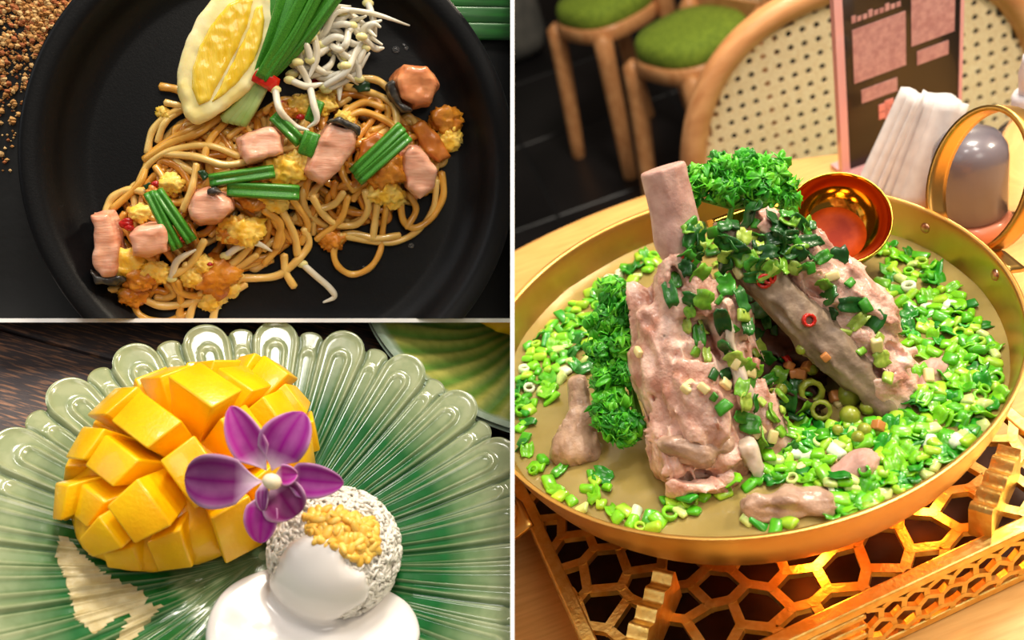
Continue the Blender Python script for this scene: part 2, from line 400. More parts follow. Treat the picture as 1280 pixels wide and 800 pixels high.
def make_chair(name, label, lr_=1.0):
    """Local: seat centre at origin, floor z=0, sits facing -y, back at +y."""
    o = bpy.data.objects.new(name, None); COL.objects.link(o); ORG[o.name] = np.zeros(3); o.empty_display_size = .05
    tag(o, label, 'chair', None)
    hwid, by = .228, .205
    A = arch(hwid, .52, .775); A[:, 1] = by + (A[:, 2] - .45) * .12
    pathL = np.vstack([[(-hwid + .02, by - .02, .40)], A, [(hwid - .02, by - .02, .40)]])
    part('back_frame', tube(spline(pathL, 90), .017, 10), M_CHAIR, o)
    def ins(x, z):
        e = hwid - .012
        if z < .55: return abs(x) < e
        return (abs(x) / e) ** 2.6 + (max(0, z - .52) / .243) ** 2.6 < 1
    V, F = cane_panel(.224, .49, .775, .0172, ins); V[:, 1] += by + (V[:, 2] - .45) * .12
    part('cane_back', (V, F), M_CANE, o, smooth=False)
    part('lower_rail', beam((-hwid, by + .005, .47), (hwid, by + .005, .47), .024, .05), M_CHAIR, o, smooth=False)
    sq = lambda r, n=48: [(r * np.sign(math.cos(t)) * abs(math.cos(t)) ** .75, r * np.sign(math.sin(t)) * abs(math.sin(t)) ** .75) for t in np.linspace(0, 2 * PI, n, endpoint=False)]
    def disc(prof):
        rings = [[(x, y, z) for x, y in sq(r)] for r, z in prof]; n = 48; V = np.array(rings).reshape(-1, 3)
        F = grid_faces(len(prof), n, True) + [list(range(n))[::-1], [(len(prof) - 1) * n + j for j in range(n)]]; return V, F
    part('seat_frame', disc([(.20, .385), (.222, .39), (.225, .42), (.215, .428)]), M_CHAIR, o)
    part('seat_cushion', disc([(.205, .426), (.214, .435), (.212, .46), (.195, .474), (.1, .482)]), M_GREEN, o)
    for sx_ in (-1, 1):
        part('leg', tube(spline([(sx_ * .185, -.18, .40), (sx_ * .20, -.20, .2), (sx_ * .215, -.225, 0)], 8), np.linspace(.021, .016, 8) * lr_, 10), M_CHAIR, o)
        part('leg', tube(spline([(sx_ * (hwid - .02), by - .02, .47), (sx_ * .20, by + .0, .25), (sx_ * .20, by + .05, 0)], 8), np.linspace(.021, .016, 8) * lr_, 10), M_CHAIR, o)
    return o
def place(o, x, y, rz, s=1.0):
    o.matrix_world = FR.W @ Matrix.Translation((x, y, FZ)) @ Matrix.Rotation(rz, 4, 'Z') @ Matrix.Diagonal((*(s if isinstance(s, tuple) else (s, s, s)), 1))
def copy_chair(src, label):
    r = src.copy(); COL.objects.link(r); r['label'] = label
    for c in list(src.children):
        k = c.copy(); COL.objects.link(k); k.parent = r
    return r
ch = make_chair('dining_chair', 'beech dining chair with arched cane back, nearest, behind the menu card')
place(ch, .486, .815, math.radians(-4), (1, 1, .99))
c2 = make_chair('dining_chair', 'blurred beech chair with green seat, farther left by the dark floor', 2.2); place(c2, .475, 2.31, math.radians(-67.3), (.52, .52, .90))
c3 = copy_chair(c2, 'blurred beech chair with green seat, between the other far chair and the cane back'); place(c3, .562, 1.93, math.radians(-67.3), (.52, .52, .90))
M_RED = mat('maroon_fabric', C(92, 14, 24), .85, col2=C(66, 8, 16), scale=30, bump=.3)
thing('maroon_floor_cushion', surfnet(lambda P: s_ell(P, (1.0, 2.80, FZ + .12), (.19, .17, .12)) + .008 * fbm(P, 12), (.75, 2.58, FZ - .02), (1.25, 3.02, FZ + .28), .012), M_RED, FR, 'dark maroon floor cushion behind the far chairs at the top', 'cushion')
M_GREY = mat('grey_upholstery', C(112, 108, 100), .9, col2=C(92, 90, 84), scale=20)
thing('upholstered_bench', rbox((.0, 3.12, FZ), (.44, 3.7, FZ + .42), .08, 3), M_GREY, FR, 'grey upholstered bench block on the dark floor, far left corner', 'bench')

# ---- menu card
M_BLACKCARD = mat('menu_black', C(26, 20, 18), .25, col2=C(62, 46, 22), scale=9, ramp=(.5, .8), coat=.4)
M_PINK = mat('menu_pink', C(208, 160, 156), .5, col2=C(184, 134, 132), scale=200)
M_PINKE = mat('pink_acrylic_edge', C(236, 178, 178), .25, coat=.5)
M_BLOS = mat('menu_blossom', C(236, 150, 140), .5); M_LIME = mat('menu_green', C(96, 150, 30), .5)
ex, ey = nrm((.985, .02, 0)), np.array([0, 0, 1.]); m0 = np.array([.318, .703, TZ])
mn = np.cross(ey, ex); lean = nrm(ey + .02 * mn + .045 * ex)
def card(x0, x1, z0, z1, y0, y1, bev=.0):
    V, F = box((x0, y0, z0), (x1, y1, z1)) if not bev else rbox((x0, y0, z0), (x1, y1, z1), bev, 2)
    return m0 + V[:, :1] * ex + V[:, 1:2] * np.cross(lean, ex) + V[:, 2:3] * lean, F
mr = root('menu_card_stand', 'black upright menu card with pink panels standing on the table', 'menu stand', FR, m0)
mcard = part('card', card(.004, .106, 0, .21, 0, .003), M_BLACKCARD, mr, smooth=False)
part('acrylic_edge', card(-.003, .004, 0, .21, -.002, .005), M_PINKE, mr, 'pale pink acrylic edge', smooth=False)
part('acrylic_edge', card(.106, .109, 0, .21, -.001, .004), M_PINKE, mr, smooth=False)
part('base_plate', card(-.003, .109, 0, .004, -.012, .02), M_PINKE, mr, smooth=False)
for (x0, x1, z0, z1, b) in ((.012, .058, .082, .128, .0003), (.063, .101, .096, .140, .0003), (.018, .050, .062, .074, .0003), (.068, .096, .078, .090, .0003)):
    part('printed_panel', card(x0, x1, z0, z1, -.0008, .0005), M_PINK, mcard, smooth=False)
for k in range(9):
    part('printed_mark', card(.012 + k * .0048, .012 + k * .0048 + .0036, .1335, .1335 + (.004 if k % 3 else .006), -.0006, .0004), M_PINK, mcard, smooth=False)
for k in range(5):
    a = k * 2 * PI / 5
    part('blossom_petal', card(.041 + .005 * math.cos(a) - .004, .041 + .005 * math.cos(a) + .004, .048 + .005 * math.sin(a) - .004, .048 + .005 * math.sin(a) + .004, -.0008, .0005, .0004), M_BLOS, mcard, smooth=False)
part('printed_leaf', card(.036, .042, .024, .032, -.0008, .0005), M_LIME, mcard, smooth=False)

# ---- napkins, jar, spray bottle
M_NAP = mat('white_napkin', C(240, 234, 232), .9, col2=C(226, 218, 216), scale=80, bump=.15)
nb = FR.at(1098, 243, TZ); nd = nrm(FR.d3(1160, 118, .75) - FR.d3(1100, 243, .80)); nu = nrm(np.cross(nd, (0.2, 1, .1))); 
for k in range(6):
    a0 = FR.d3(1088 + k * 13, 245 + k * 3, .775 - .004 * k); a1 = FR.d3(1146 + k * 11, 114 + (k % 3) * 4, .735 - .004 * k)
    G = np.zeros((10, 6, 3)); side = nrm(np.cross(a1 - a0, FR.cam_axes()[2])) * .0145
    for i in range(10):
        for j in range(6):
            G[i, j] = a0 + (a1 - a0) * i / 9 + side * (j / 5 - .5) * 2 * (1 - .15 * i / 9) + FR.cam_axes()[2] * (.004 * math.sin(j * 1.3 + k) - .002 * k)
    if k == 0: zmin = G[..., 2].min()
    thing('paper_napkin', sheet(G, .0016), M_NAP, FR, ('leftmost', 'second from left', 'third from left', 'third from right', 'second from right', 'rightmost')[k] + ' of the white folded napkins fanned behind the pot handle', 'napkin', 'napkins fanned behind the pot handle')
M_JAR = mat('smoky_jar', C(126, 116, 122), .3, col2=C(108, 98, 104), scale=12, coat=.4)
M_CORAL = mat('coral_ring', C(236, 138, 96), .4, coat=.3)
jc = FR.at(1213, 282, TZ)
jr = root('smoky_glass_jar', 'smoky grey jar with domed top seen through the pot handle', 'jar', FR, jc)
part('body', lathe([(0, .014), (.024, .014), (.0265, .017), (.0265, .062), (.025, .070), (.02, .077), (.01, .081), (0, .082)], 40, jc), M_JAR, jr)
part('base_ring', lathe([(0, 0), (.029, 0), (.031, .003), (.031, .010), (.028, .014), (0, .0142)], 40, jc), M_CORAL, jr, 'coral base ring')
M_CLEAR = mat('clear_plastic', (.95, .9, .88, 1), .05, trans=.95, ior=1.3)
M_WPLAS = mat('white_plastic', C(236, 226, 230), .4)
bc = FR.at(1283, 268, TZ)
sb = root('spray_bottle', 'clear spray bottle with white nozzle at the right edge', 'bottle', FR, bc)
part('body', lathe([(0, 0), (.022, 0), (.024, .003), (.024, .062), (.020, .074), (.010, .082), (.010, .088), (0, .088)], 32, bc), M_CLEAR, sb)
part('collar', lathe([(0, .086), (.0125, .086), (.0125, .100), (.011, .103), (0, .103)], 28, bc), M_WPLAS, sb)
part('nozzle', lathe([(0, .102), (.008, .102), (.0085, .118), (.0065, .127), (.006, .131), (0, .132)], 24, bc), M_WPLAS, sb)

# ---- brass pot
PC = np.array([.115, .42, -.351]); PR = .15; SZ = -.373
M_BRASS = mat('hammered_brass', C(226, 180, 100), .30, 1, col2=C(206, 150, 76), scale=26, ramp=(.3, .75), bump=.12, bscale=90, rough2=.42)
M_COPPER = mat('copper_rivet', C(206, 146, 112), .3, 1)
pot = root('brass_soup_pot', 'wide shallow brass pot full of clear broth and ribs', 'pot', FR, PC + [0, 0, -.058])
prof_o = [(0, -.058), (.085, -.058), (.108, -.055), (.126, -.046), (.138, -.033), (.146, -.016), (.150, 0)]
prof_i = [(.1505, .0012), (.1490, .0012), (.1472, -.001), (.1432, -.017), (.1350, -.033), (.123, -.045), (.106, -.053), (.085, -.0555), (0, -.0555)]
po, pi_ = spline(np.array([(r, 0, z) for r, z in prof_o]), 26), spline(np.array([(r, 0, z) for r, z in prof_i]), 30)
part('bowl', lathe(np.vstack([po[:, [0, 2]], pi_[:, [0, 2]]]), 160, PC), M_BRASS, pot)
def pot_pt(ang, r, z): return PC + np.array([r * math.cos(ang), r * math.sin(ang), z])
def rivet(ang, z, rh):
    r = .1455 - (-.012 - z) * .12; p = pot_pt(ang, r, z); n = np.array([-math.cos(ang), -math.sin(ang), .25])
    V, F = ICO2; V = V[:, :] * [.0036, .0036, .0022]
    part('rivet', orient((V, F), n, loc=p), M_COPPER, rh)
RIVETS = []
for (u, v) in ((1156, 284), (1160, 310), (1244, 343), (1233, 367)):
    # where the view ray meets the inner wall
    best = min(((a, z) for a in np.linspace(-.9, .9, 90) for z in np.linspace(-.030, -.006, 16)),
               key=lambda az: float(np.linalg.norm(np.cross(nrm(FR.ray(u, v)), pot_pt(az[0], .1455 - (-.012 - az[1]) * .17, az[1])))))
    RIVETS.append(best)
def strap(path, wdir, wid, th):
    """Flat band of metal along a path."""
    P = np.asarray(path, float); T = np.gradient(P, axis=0); T /= np.linalg.norm(T, axis=1)[:, None]; wdir = np.asarray(wdir, float)
    wd = np.broadcast_to(wdir, P.shape); wd = wd - T * (wd * T).sum(1)[:, None]; wd = wd / np.linalg.norm(wd, axis=1)[:, None]
    G = P[:, None] + np.linspace(-.5, .5, 5)[None, :, None] * wid * wd[:, None]; return sheet(G, th)
for base in (math.radians(8), math.radians(188)):
    rd = np.array([math.cos(base), math.sin(base), 0]); tg = np.array([-rd[1], rd[0], 0]); p0 = PC + rd * .153 + [0, 0, -.014]
    W = .056; H = .082
    th = np.linspace(-.28 * PI, 1.28 * PI, 40)
    ring = np.stack([p0 + tg * (W * .62 * math.cos(t)) + (rd * .42 + np.array([0, 0, .9])) * (H * .47 + H * .52 * math.sin(t)) for t in th])
    if base > 2: ring = np.stack([p0 + [0, 0, -.012] + tg * (.036 * math.cos(t)) + (rd * .95 - np.array([0, 0, .35])) * (.017 + .020 * math.sin(t)) for t in th])
    foot0 = np.linspace(ring[0] + tg * .020 - [0, 0, .004], ring[0], 6)[:-1]; foot1 = np.linspace(ring[-1], ring[-1] - tg * .020 - [0, 0, .004], 6)[1:]
    hd = part('handle', strap(np.vstack([foot0, ring, foot1]), rd * .9 + np.array([0, 0, -.42]), .013, .003), M_BRASS, pot)
    if base < 2:
        for rv in RIVETS: rivet(*rv, hd)

# ---- broth
M_SOUP = mat('clear_broth', C(172, 150, 90), .16, col2=C(136, 118, 62), scale=24, detail=6, ramp=(.3, .7), coat=.3, bump=.05, bscale=140, sss=.35, sssr=(1, .8, .3))
nr, na = 34, 160; V = [PC + [0, 0, SZ - PC[2]]]
for i in range(1, nr + 1):
    for j in range(na):
        r = .1420 * i / nr; a = j * 2 * PI / na; p = np.array([r * math.cos(a), r * math.sin(a), 0])
        V.append(PC + p + [0, 0, SZ - PC[2] + .0005 * float(fbm(p, 40, 2)) + (.0015 * max(0, (i / nr - .96)) / .04)])
F = [[0, 1 + j, 1 + (j + 1) % na] for j in range(na)] + [[1 + i * na + j, 1 + (i + 1) * na + j, 1 + (i + 1) * na + (j + 1) % na, 1 + i * na + (j + 1) % na] for i in range(nr - 1) for j in range(na)]
broth = thing('broth', (np.array(V), F), M_SOUP, FR, 'cloudy olive-gold broth filling the brass pot', 'soup')

# ---- meat
M_PORK = mat('boiled_pork', C(246, 204, 184), .34, col2=C(180, 124, 102), scale=85, detail=8, ramp=(.36, .64), bump=.8, bscale=420, sss=.3, coat=.25)
M_PORKG = mat('grey_boiled_pork', C(200, 164, 140), .45, col2=C(156, 122, 102), scale=110, detail=6, ramp=(.35, .65), bump=.6, bscale=380, coat=.25)
M_BONE = mat('rib_bone', C(208, 166, 152), .5, col2=C(186, 140, 126), scale=120, bump=.3, bscale=500, sss=.2)
M_BONEG = mat('grey_bone', C(166, 142, 118), .5, col2=C(122, 100, 82), scale=90, bump=.5, bscale=300)
M_FAT = mat('pale_fat', C(226, 208, 190), .35, col2=C(200, 176, 154), scale=90, sss=.3, coat=.3)
def q(u, v, D): return FR.d3(u, v, D)
def pxr(r, D): return r * D / FPX
def caps_fn(caps, k=.004, n1=.0042, s1=150, n2=.0013, s2=420, cut=None):
    pr = [(q(a[0], a[1], a[2]), q(b[0], b[1], b[2]), pxr(a[3], a[2]), pxr(b[3], b[2])) for a, b in caps]
    def fn(P):
        d = None
        for a, b, ra, rb in pr:
            e = s_cap(P, a, b, ra, rb); d = e if d is None else smin(d, e, k)
        ax0 = nrm(pr[0][1] - pr[0][0]); al = (P @ ax0)[..., None] * ax0; Pf = P - .72 * al
        d = d + n1 * (np.abs(noise(Pf, s1)) * 2 - .6) + .7 * n1 * fbm(P, s1 * .6, 2) + .8 * n1 * noise(P, s1 * .3) + n2 * fbm(Pf, s2, 2)
        if cut is not None:
            c0, c1 = q(*cut[0]), q(*cut[1]); d = -smin(-d, -((P - c0) @ nrm(c0 - c1)), .002)
        return d
    pts = np.array([p + s * r for a, b, ra, rb in pr for p, r in ((a, ra), (b, rb)) for s in (-1, 1)])
    return fn, pts.min(0) - .006, pts.max(0) + .006
def meat(caps, h=.0014, **k):
    fn, lo, hi = caps_fn(caps, **k); return surfnet(fn, lo, hi, h)
rib1 = root('pork_rib', 'tall pork rib with its bare bone standing up at the upper left', 'meat', FR, q(880, 590, .50))
r1m = part('meat', meat([((838, 372, .500, 30), (905, 575, .503, 44)), ((812, 400, .505, 26), (850, 560, .500, 40)), ((905, 420, .498, 30), (955, 560, .503, 34)),
                         ((850, 340, .497, 22), (905, 400, .497, 36)), ((870, 470, .487, 26), (880, 540, .486, 28)), ((805, 380, .51, 24), (830, 470, .505, 30)),
                         ((835, 575, .492, 22), (905, 578, .490, 20))]), M_PORK, rib1)
r1b = part('bone', meat([((810, 190, .484, 15), (838, 300, .495, 15)), ((836, 190, .484, 15), (862, 300, .495, 15)), ((823, 190, .484, 17), (850, 300, .495, 17)), ((846, 300, .495, 18), (872, 390, .500, 20))], k=.010, n1=.0004, n2=.0003, h=.0010, cut=((824, 210, .486), (850, 300, .494))), M_BONE, rib1, 'bare pinkish bone end')
part('cartilage', meat([((836, 556, .484, 13), (876, 568, .482, 18)), ((880, 568, .483, 13), (905, 556, .485, 11))], n1=.0014, n2=.0006, h=.0011), M_PORKG, rib1, 'grey joint end')
r1f = part('fat', meat([((905, 395, .485, 8), (935, 500, .484, 12)), ((935, 560, .484, 10), (955, 600, .485, 9))], n1=.002, h=.0011), M_FAT, rib1)
rib2 = root('pork_rib', 'slanting pork rib slab leaning to the right over the broth', 'meat', FR, q(1060, 500, .52))
r2m = part('meat', meat([((962, 288, .505, 26), (1005, 320, .503, 34)), ((1005, 325, .503, 32), (1075, 400, .507, 42)), ((1070, 400, .507, 38), (1112, 480, .505, 32)),
                         ((1020, 380, .51, 30), (1090, 470, .51, 30)), ((1055, 345, .50, 20), (1085, 385, .50, 22)), ((1100, 490, .498, 22), (1118, 512, .495, 16))]), M_PORK, rib2)
r2b = part('bone', meat([((906, 288, .493, 14), (950, 340, .495, 22)), ((950, 345, .495, 20), (1040, 430, .498, 24)), ((1035, 430, .498, 22), (1105, 505, .495, 18)), ((925, 330, .50, 20), (1060, 460, .502, 20))],
                        k=.008, n1=.0015, n2=.0008, h=.0012), M_BONEG, rib2, 'greyish bone along the underside')
r3 = thing('pork_chunk', meat([((722, 480, .545, 11), (726, 520, .542, 13)), ((715, 560, .535, 26), (728, 525, .535, 20)), ((735, 565, .532, 18), (700, 570, .535, 14))], n1=.0012, k=.005, h=.0012), M_PORKG, FR, 'grey pork chunk shaped like a paddle at the left side', 'meat')
r4 = thing('pork_chunk', meat([((945, 634, .466, 16), (1030, 634, .458, 18)), ((990, 622, .462, 18), (1020, 615, .462, 12))], n1=.0022, k=.005, h=.0012), M_PORKG, FR, 'rough beige pork chunk floating near the front rim', 'meat')
r5 = thing('bone_piece', meat([((1045, 600, .466, 13), (1075, 582, .468, 17)), ((1075, 582, .468, 14), (1090, 572, .47, 9))], n1=.0008, k=.006, h=.0011), M_BONE, FR, 'small pale bone piece in the broth beside the front chunk', 'bone')
r6 = thing('bone_piece', meat([((1150, 500, .492, 10), (1165, 468, .503, 14)), ((1165, 465, .503, 12), (1182, 455, .507, 9))], n1=.0008, k=.006, h=.0011), M_BONE, FR, 'small bone tip rising from the scallions on the right', 'bone')
r7 = thing('pork_chunk', meat([((845, 608, .485, 12), (890, 612, .480, 12)), ((890, 610, .482, 10), (915, 600, .484, 11))], n1=.002, k=.005, h=.0012), M_PORK, FR, 'thin pink pork scrap in the broth under the tall rib', 'meat')
r8 = thing('pork_chunk', meat([((945, 480, .525, 38), (1005, 515, .522, 32)), ((935, 405, .53, 26), (1000, 440, .53, 34))], n1=.004, k=.008, h=.0016), mat('hollow_shade', C(92, 52, 34), .5, col2=C(52, 28, 18), scale=80, bump=.4), FR, 'dark brown mass standing in for shade between the two ribs', 'meat')  # dark colour paints the shade of the cavity between the ribs
TREE = bvh(r1m, r1b, r1f, r2m, r2b, r3, r4, r5, r6, r7, r8, broth)

# ---- ladle
lc = q(1048, 272, .565); ln = nrm(FR.cam_axes()[2] * .90 + FR.cam_axes()[1] * .36 - FR.cam_axes()[0] * .20); lr = .0305
lad = root('brass_ladle', 'polished brass ladle bowl resting against the back rim', 'ladle', FR, lc)
t = np.linspace(0, PI / 2, 18)
M_LAD = mat('polished_brass', C(214, 158, 62), .10, 1, col2=C(196, 134, 48), scale=20)
part('ladle_bowl', orient(lathe([*[(lr * math.sin(a), -lr * .95 * math.cos(a)) for a in t], (lr * .985, .0006), *[((lr - .0012) * math.sin(a), -(lr * .95 - .0012) * math.cos(a)) for a in t[::-1]]], 56), ln, loc=lc), M_LAD, lad)
hp = lc + FR.cam_axes()[0] * -lr * .93 + FR.cam_axes()[1] * lr * .2
part('ladle_handle', strap(spline([hp, hp + FR.cam_axes()[0] * -.022 - [0, 0, .005], hp + FR.cam_axes()[0] * -.05 - [0, 0, .016]], 12), FR.cam_axes()[1], .011, .002), M_LAD, lad)
reflc = lc - ln * lr * .70
part('ladle_reflection', orient(lathe([(0, 0), (lr * .4, .0), (lr * .60, 0), (lr * .62, -.001), (0, -.003)], 36), ln, loc=reflc), mat('orange_reflection', C(196, 72, 8), .5, col2=C(150, 40, 2), scale=70, spec=.15), lad, 'painted orange reflection')  # orange disc paints the reflection low in the bowl

# ---- warmer stand
M_GOLD = mat('cast_gold_metal', C(255, 224, 140), .40, 1, col2=C(240, 196, 104), scale=160, bump=.35, bscale=420)
ang = math.radians(6); sx_ = np.array([math.cos(ang), math.sin(ang), 0]); sy_ = np.array([-math.sin(ang), math.cos(ang), 0]); K = np.array([-.017, .262, 0]); LX, LY, SZT = .275, .27, -.428
st = root('warmer_stand', 'gold cast metal warmer stand with honeycomb top under the pot', 'stand', FR, K + sx_ * LX / 2 + sy_ * LY / 2 + [0, 0, TZ])
def sp(x, y, z): return K + sx_ * x + sy_ * y + np.array([0, 0, z])
def sbox(x0, x1, y0, y1, z0, z1, bev=0):
    V, F = box((x0, y0, z0), (x1, y1, z1)) if not bev else rbox((x0, y0, z0), (x1, y1, z1), bev, 2); return K + V[:, :1] * sx_ + V[:, 1:2] * sy_ + V[:, 2:3] * np.array([0, 0, 1.]), F
def honeycomb(w, h, cell, jit, seed, wd, ht, to3, upv, skip=None):
    """Struts of a warped honeycomb that fills the rectangle w x h."""
    r_ = random.Random(seed); pts = {}
    def vtx(x, y):
        k = (round(x / cell * 20), round(y / cell * 20))
        if k not in pts: pts[k] = (x + r_.uniform(-jit, jit) * cell, y + r_.uniform(-jit, jit) * cell)
        return k
    E_ = set(); dy = cell * 1.5; dx = cell * math.sqrt(3)
    for j in range(-1, int(h / dy) + 2):
        for i in range(-1, int(w / dx) + 2):
            cx_, cy_ = i * dx + (j % 2) * dx / 2, j * dy
            c_ = [vtx(cx_ + cell * math.sin(k * PI / 3), cy_ + cell * math.cos(k * PI / 3)) for k in range(6)]
            for k in range(6):
                a, b = c_[k], c_[(k + 1) % 6]; E_.add((min(a, b), max(a, b)))
    out = []; nodes = set()
    cl = lambda p: (min(max(p[0], 0), w), min(max(p[1], 0), h))
    for a, b in sorted(E_):
        p0, p1 = pts[a], pts[b]
        ins = [0 <= p[0] <= w and 0 <= p[1] <= h for p in (p0, p1)]
        if not any(ins): continue
        p0, p1 = cl(p0), cl(p1)
        if skip and skip((p0[0] + p1[0]) / 2, (p0[1] + p1[1]) / 2): continue
        if math.dist(p0, p1) < .001: continue
        out.append(beam(to3(*p0), to3(*p1), wd, ht, upv)); nodes.add(p0); nodes.add(p1)
    for p in sorted(nodes):
        out.append(orient(lathe([(0, -ht / 2 - .0002), (wd * .58, -ht / 2 - .0002), (wd * .58, ht / 2 + .0002), (0, ht / 2 + .0002)], 8), np.asarray(upv, float), loc=to3(*p)))
    return merge(*out)
part('honeycomb_top', honeycomb(LX - .012, LY - .012, .0138, .24, 3, .0052, .004, lambda x, y: sp(x + .006, y + .006, SZT), (0, 0, 1)), M_GOLD, st, smooth=False)
for (x0, x1, y0, y1) in ((0, LX, 0, .008), (0, LX, LY - .008, LY), (0, .008, 0, LY), (LX - .008, LX, 0, LY)):
    part('top_rail', sbox(x0, x1, y0, y1, SZT - .003, SZT + .003, .001), M_GOLD, st, smooth=False)
part('side_grille', honeycomb(LX, .031, .0078, .14, 5, .0030, .003, lambda x, y: sp(x, .002, TZ + .004 + y), (0, 1, 0), skip=lambda x, y: .045 < x < .135 and y > .010), M_GOLD, st, smooth=False)
part('side_grille', honeycomb(LY, .031, .0078, .14, 6, .0030, .003, lambda x, y: sp(.002, x, TZ + .004 + y), (1, 0, 0)), M_GOLD, st, smooth=False)
part('bottom_rail', sbox(0, LX, 0, .006, TZ, TZ + .005, .001), M_GOLD, st, smooth=False)
part('bottom_rail', sbox(0, .006, 0, LY, TZ, TZ + .005, .001), M_GOLD, st, smooth=False)
part('shade_sheet', sbox(.008, LX - .008, .008, LY - .008, TZ + .010, TZ + .013), mat('dark_shade_sheet', C(62, 34, 18), .5, .6, col2=C(40, 22, 12), scale=60), st, 'dark sheet standing in for shade inside', smooth=False)  # dark sheet added for the shade behind the honeycomb holes
for z in (.030, .022, .0145):
    part('vent_bar', sbox(.046, .134, .0, .005, TZ + z, TZ + z + .0035, .001), M_GOLD, st, smooth=False)
for x, y in ((0, 0), (LX - .01, 0), (0, LY - .01), (LX - .01, LY - .01)):
    part('corner_post', sbox(x, x + .01, y, y + .01, TZ, SZT, .001), M_GOLD, st, smooth=False)
def bracket(a, b, z0, z1, wd=.008):
    """Pot support with a wavy upper edge."""
    L_ = np.linalg.norm(b - a); d = (b - a) / L_; s = nrm(np.cross(d, (0, 0, 1))); n = 110; rows = []
    for i in range(n):
        tt = i / (n - 1); zt = z1 + .0016 * math.sin(tt * 26); p = a + d * L_ * tt
        rows.append([p - s * wd / 2 + [0, 0, z0 - p[2]], p - s * wd / 2 + [0, 0, zt - p[2]], p + s * wd / 2 + [0, 0, zt - p[2]], p + s * wd / 2 + [0, 0, z0 - p[2]]])
    V = np.array(rows).reshape(-1, 3); return V, grid_faces(n, 4, True) + [[0, 1, 2, 3], [(n - 1) * 4 + k for k in (3, 2, 1, 0)]]
for (u0, v0, u1, v1) in ((832, 712, 790, 806), (1225, 640, 1262, 560)):
    a, b = FR.at(u0, v0, -.408), FR.at(u1, v1, -.408)
    part('pot_bracket', bracket(a, b, SZT, -.408, .011), M_GOLD, st, 'wavy-edged pot support', smooth=False)
bu = root('burner_flame', 'small glowing burner under the brass pot', 'burner', FR, (.115, .36, SZT + .003))
part('burner_cup', lathe([(0, SZT + .003), (.016, SZT + .003), (.018, SZT + .009), (.016, SZT + .009), (0, SZT + .006)], 24, (.115, .36, 0)), M_GOLD, bu)
part('flame', lathe([(0, SZT + .0065), (.006, SZT + .008), (.005, SZT + .0115), (0, SZT + .0145)], 16, (.115, .36, 0)), emit('flame_glow', (1, .32, .05, 1), 12), bu)
for k_, (lx_, ly_) in enumerate(((.11, .318), (.175, .322))):
    pl = bpy.data.lights.new('lattice_glow', 'POINT'); pl.energy = .09; pl.color = (1, .30, .04); pl.shadow_soft_size = .006  # orange points added apart from the flame to make the lattice glow
    plo = bpy.data.objects.new('lattice_glow', pl); COL.objects.link(plo); plo.location = (lx_, ly_, SZT + .012 + CAMZ)

# ---- scallions, herbs, parsley
M_SCAL = mat('chopped_scallion', (.2, .5, .05, 1), .35, attr=True, col2=(.72, .78, .7, 1), scale=260, coat=.4, sss=.15, sssr=(.4, 1, .2))
def ring_shape(r, L_, curve=0):
    n = 10; return merge(lathe([(r, -L_ / 2), (r, L_ / 2), (r * .62, L_ / 2), (r * .62, -L_ / 2)], n, close=True))
def leaf_bit(w_, l_, cup):
    u = np.linspace(-.5, .5, 5); v = np.linspace(-.5, .5, 4); G = np.zeros((5, 4, 3))
    for i, a in enumerate(u):
        for j, b in enumerate(v): G[i, j] = (a * l_ + .0006 * math.sin(9 * b), b * w_ * (1 - .5 * abs(a)), cup * (b * b * 2) + cup * .5 * math.sin(5 * a))
    return sheet(G, .0007)
def stem_bit(l_, r_): return tube(np.linspace((-l_ / 2, 0, 0), (l_ / 2, 0, 0), 4), [r_, r_, r_ * .95, r_ * .9], 7, .7)
def chunk(l_, w_, h_):
    V, F = bevel(box((-l_ / 2, -w_ / 2, -h_ / 2), (l_ / 2, w_ / 2, h_ / 2)), min(h_ * .42, .0014), 2); V = V.copy(); V[:, 2] += .12 * h_ * np.cos(V[:, 1] / w_ * 5) + V[:, 0] * rnd.uniform(-.15, .15); V[:, 0] *= 1 + .12 * np.sin(V[:, 1] * 500); return V, F
GREENS = [C(82, 176, 20), C(126, 206, 26), C(168, 214, 50), C(44, 156, 26), C(30, 126, 26), C(214, 230, 140), C(238, 244, 212)]
shapes = []
for gi, wgt in ((0, 4), (1, 5), (2, 4), (3, 4), (4, 3), (5, 2), (6, 1)):
    g = GREENS[gi]; sh = []
    if gi in (0, 1, 2, 5, 6): sh += [(chunk(.0085, .0062, .0030), 4), (chunk(.0060, .0068, .0032), 4), (chunk(.0072, .0048, .0036), 3), (ring_shape(.0034, .0032), 1)]
    if gi in (0, 1, 3, 4): sh += [(leaf_bit(.0065, .010, .0022), 3), (leaf_bit(.0080, .0085, .003), 3), (chunk(.009, .0055, .002), 2)]
    for k, (vf, w2) in enumerate(sh):
        V = np.asarray(vf[0]); tone = 1 + .25 * noise(V, 300)[:, None]
        shapes.append((shape('scallion_bit', vf, M_SCAL, np.array(g)[None, :3] * tone), wgt * w2, vf, np.array(g)[None, :3] * tone))
PICK = [s for s in shapes for _ in range(s[1])]
RD = [(1098, 300), (1150, 318), (1212, 380), (1252, 440), (1252, 510), (1205, 565), (1150, 605), (1090, 640), (1035, 652), (1020, 610), (965, 605), (940, 560), (990, 530), (1112, 530), (1150, 480), (1130, 430), (1100, 370)]
LD = [(646, 486), (662, 432), (718, 378), (800, 322), (835, 322), (800, 348), (745, 392), (738, 462), (705, 478), (668, 512), (646, 520)]
rs = random.Random(21)
pts = sample_poly(RD, 330, 8.2, rs, 200) + sample_poly(LD, 105, 8.2, rs, 200)
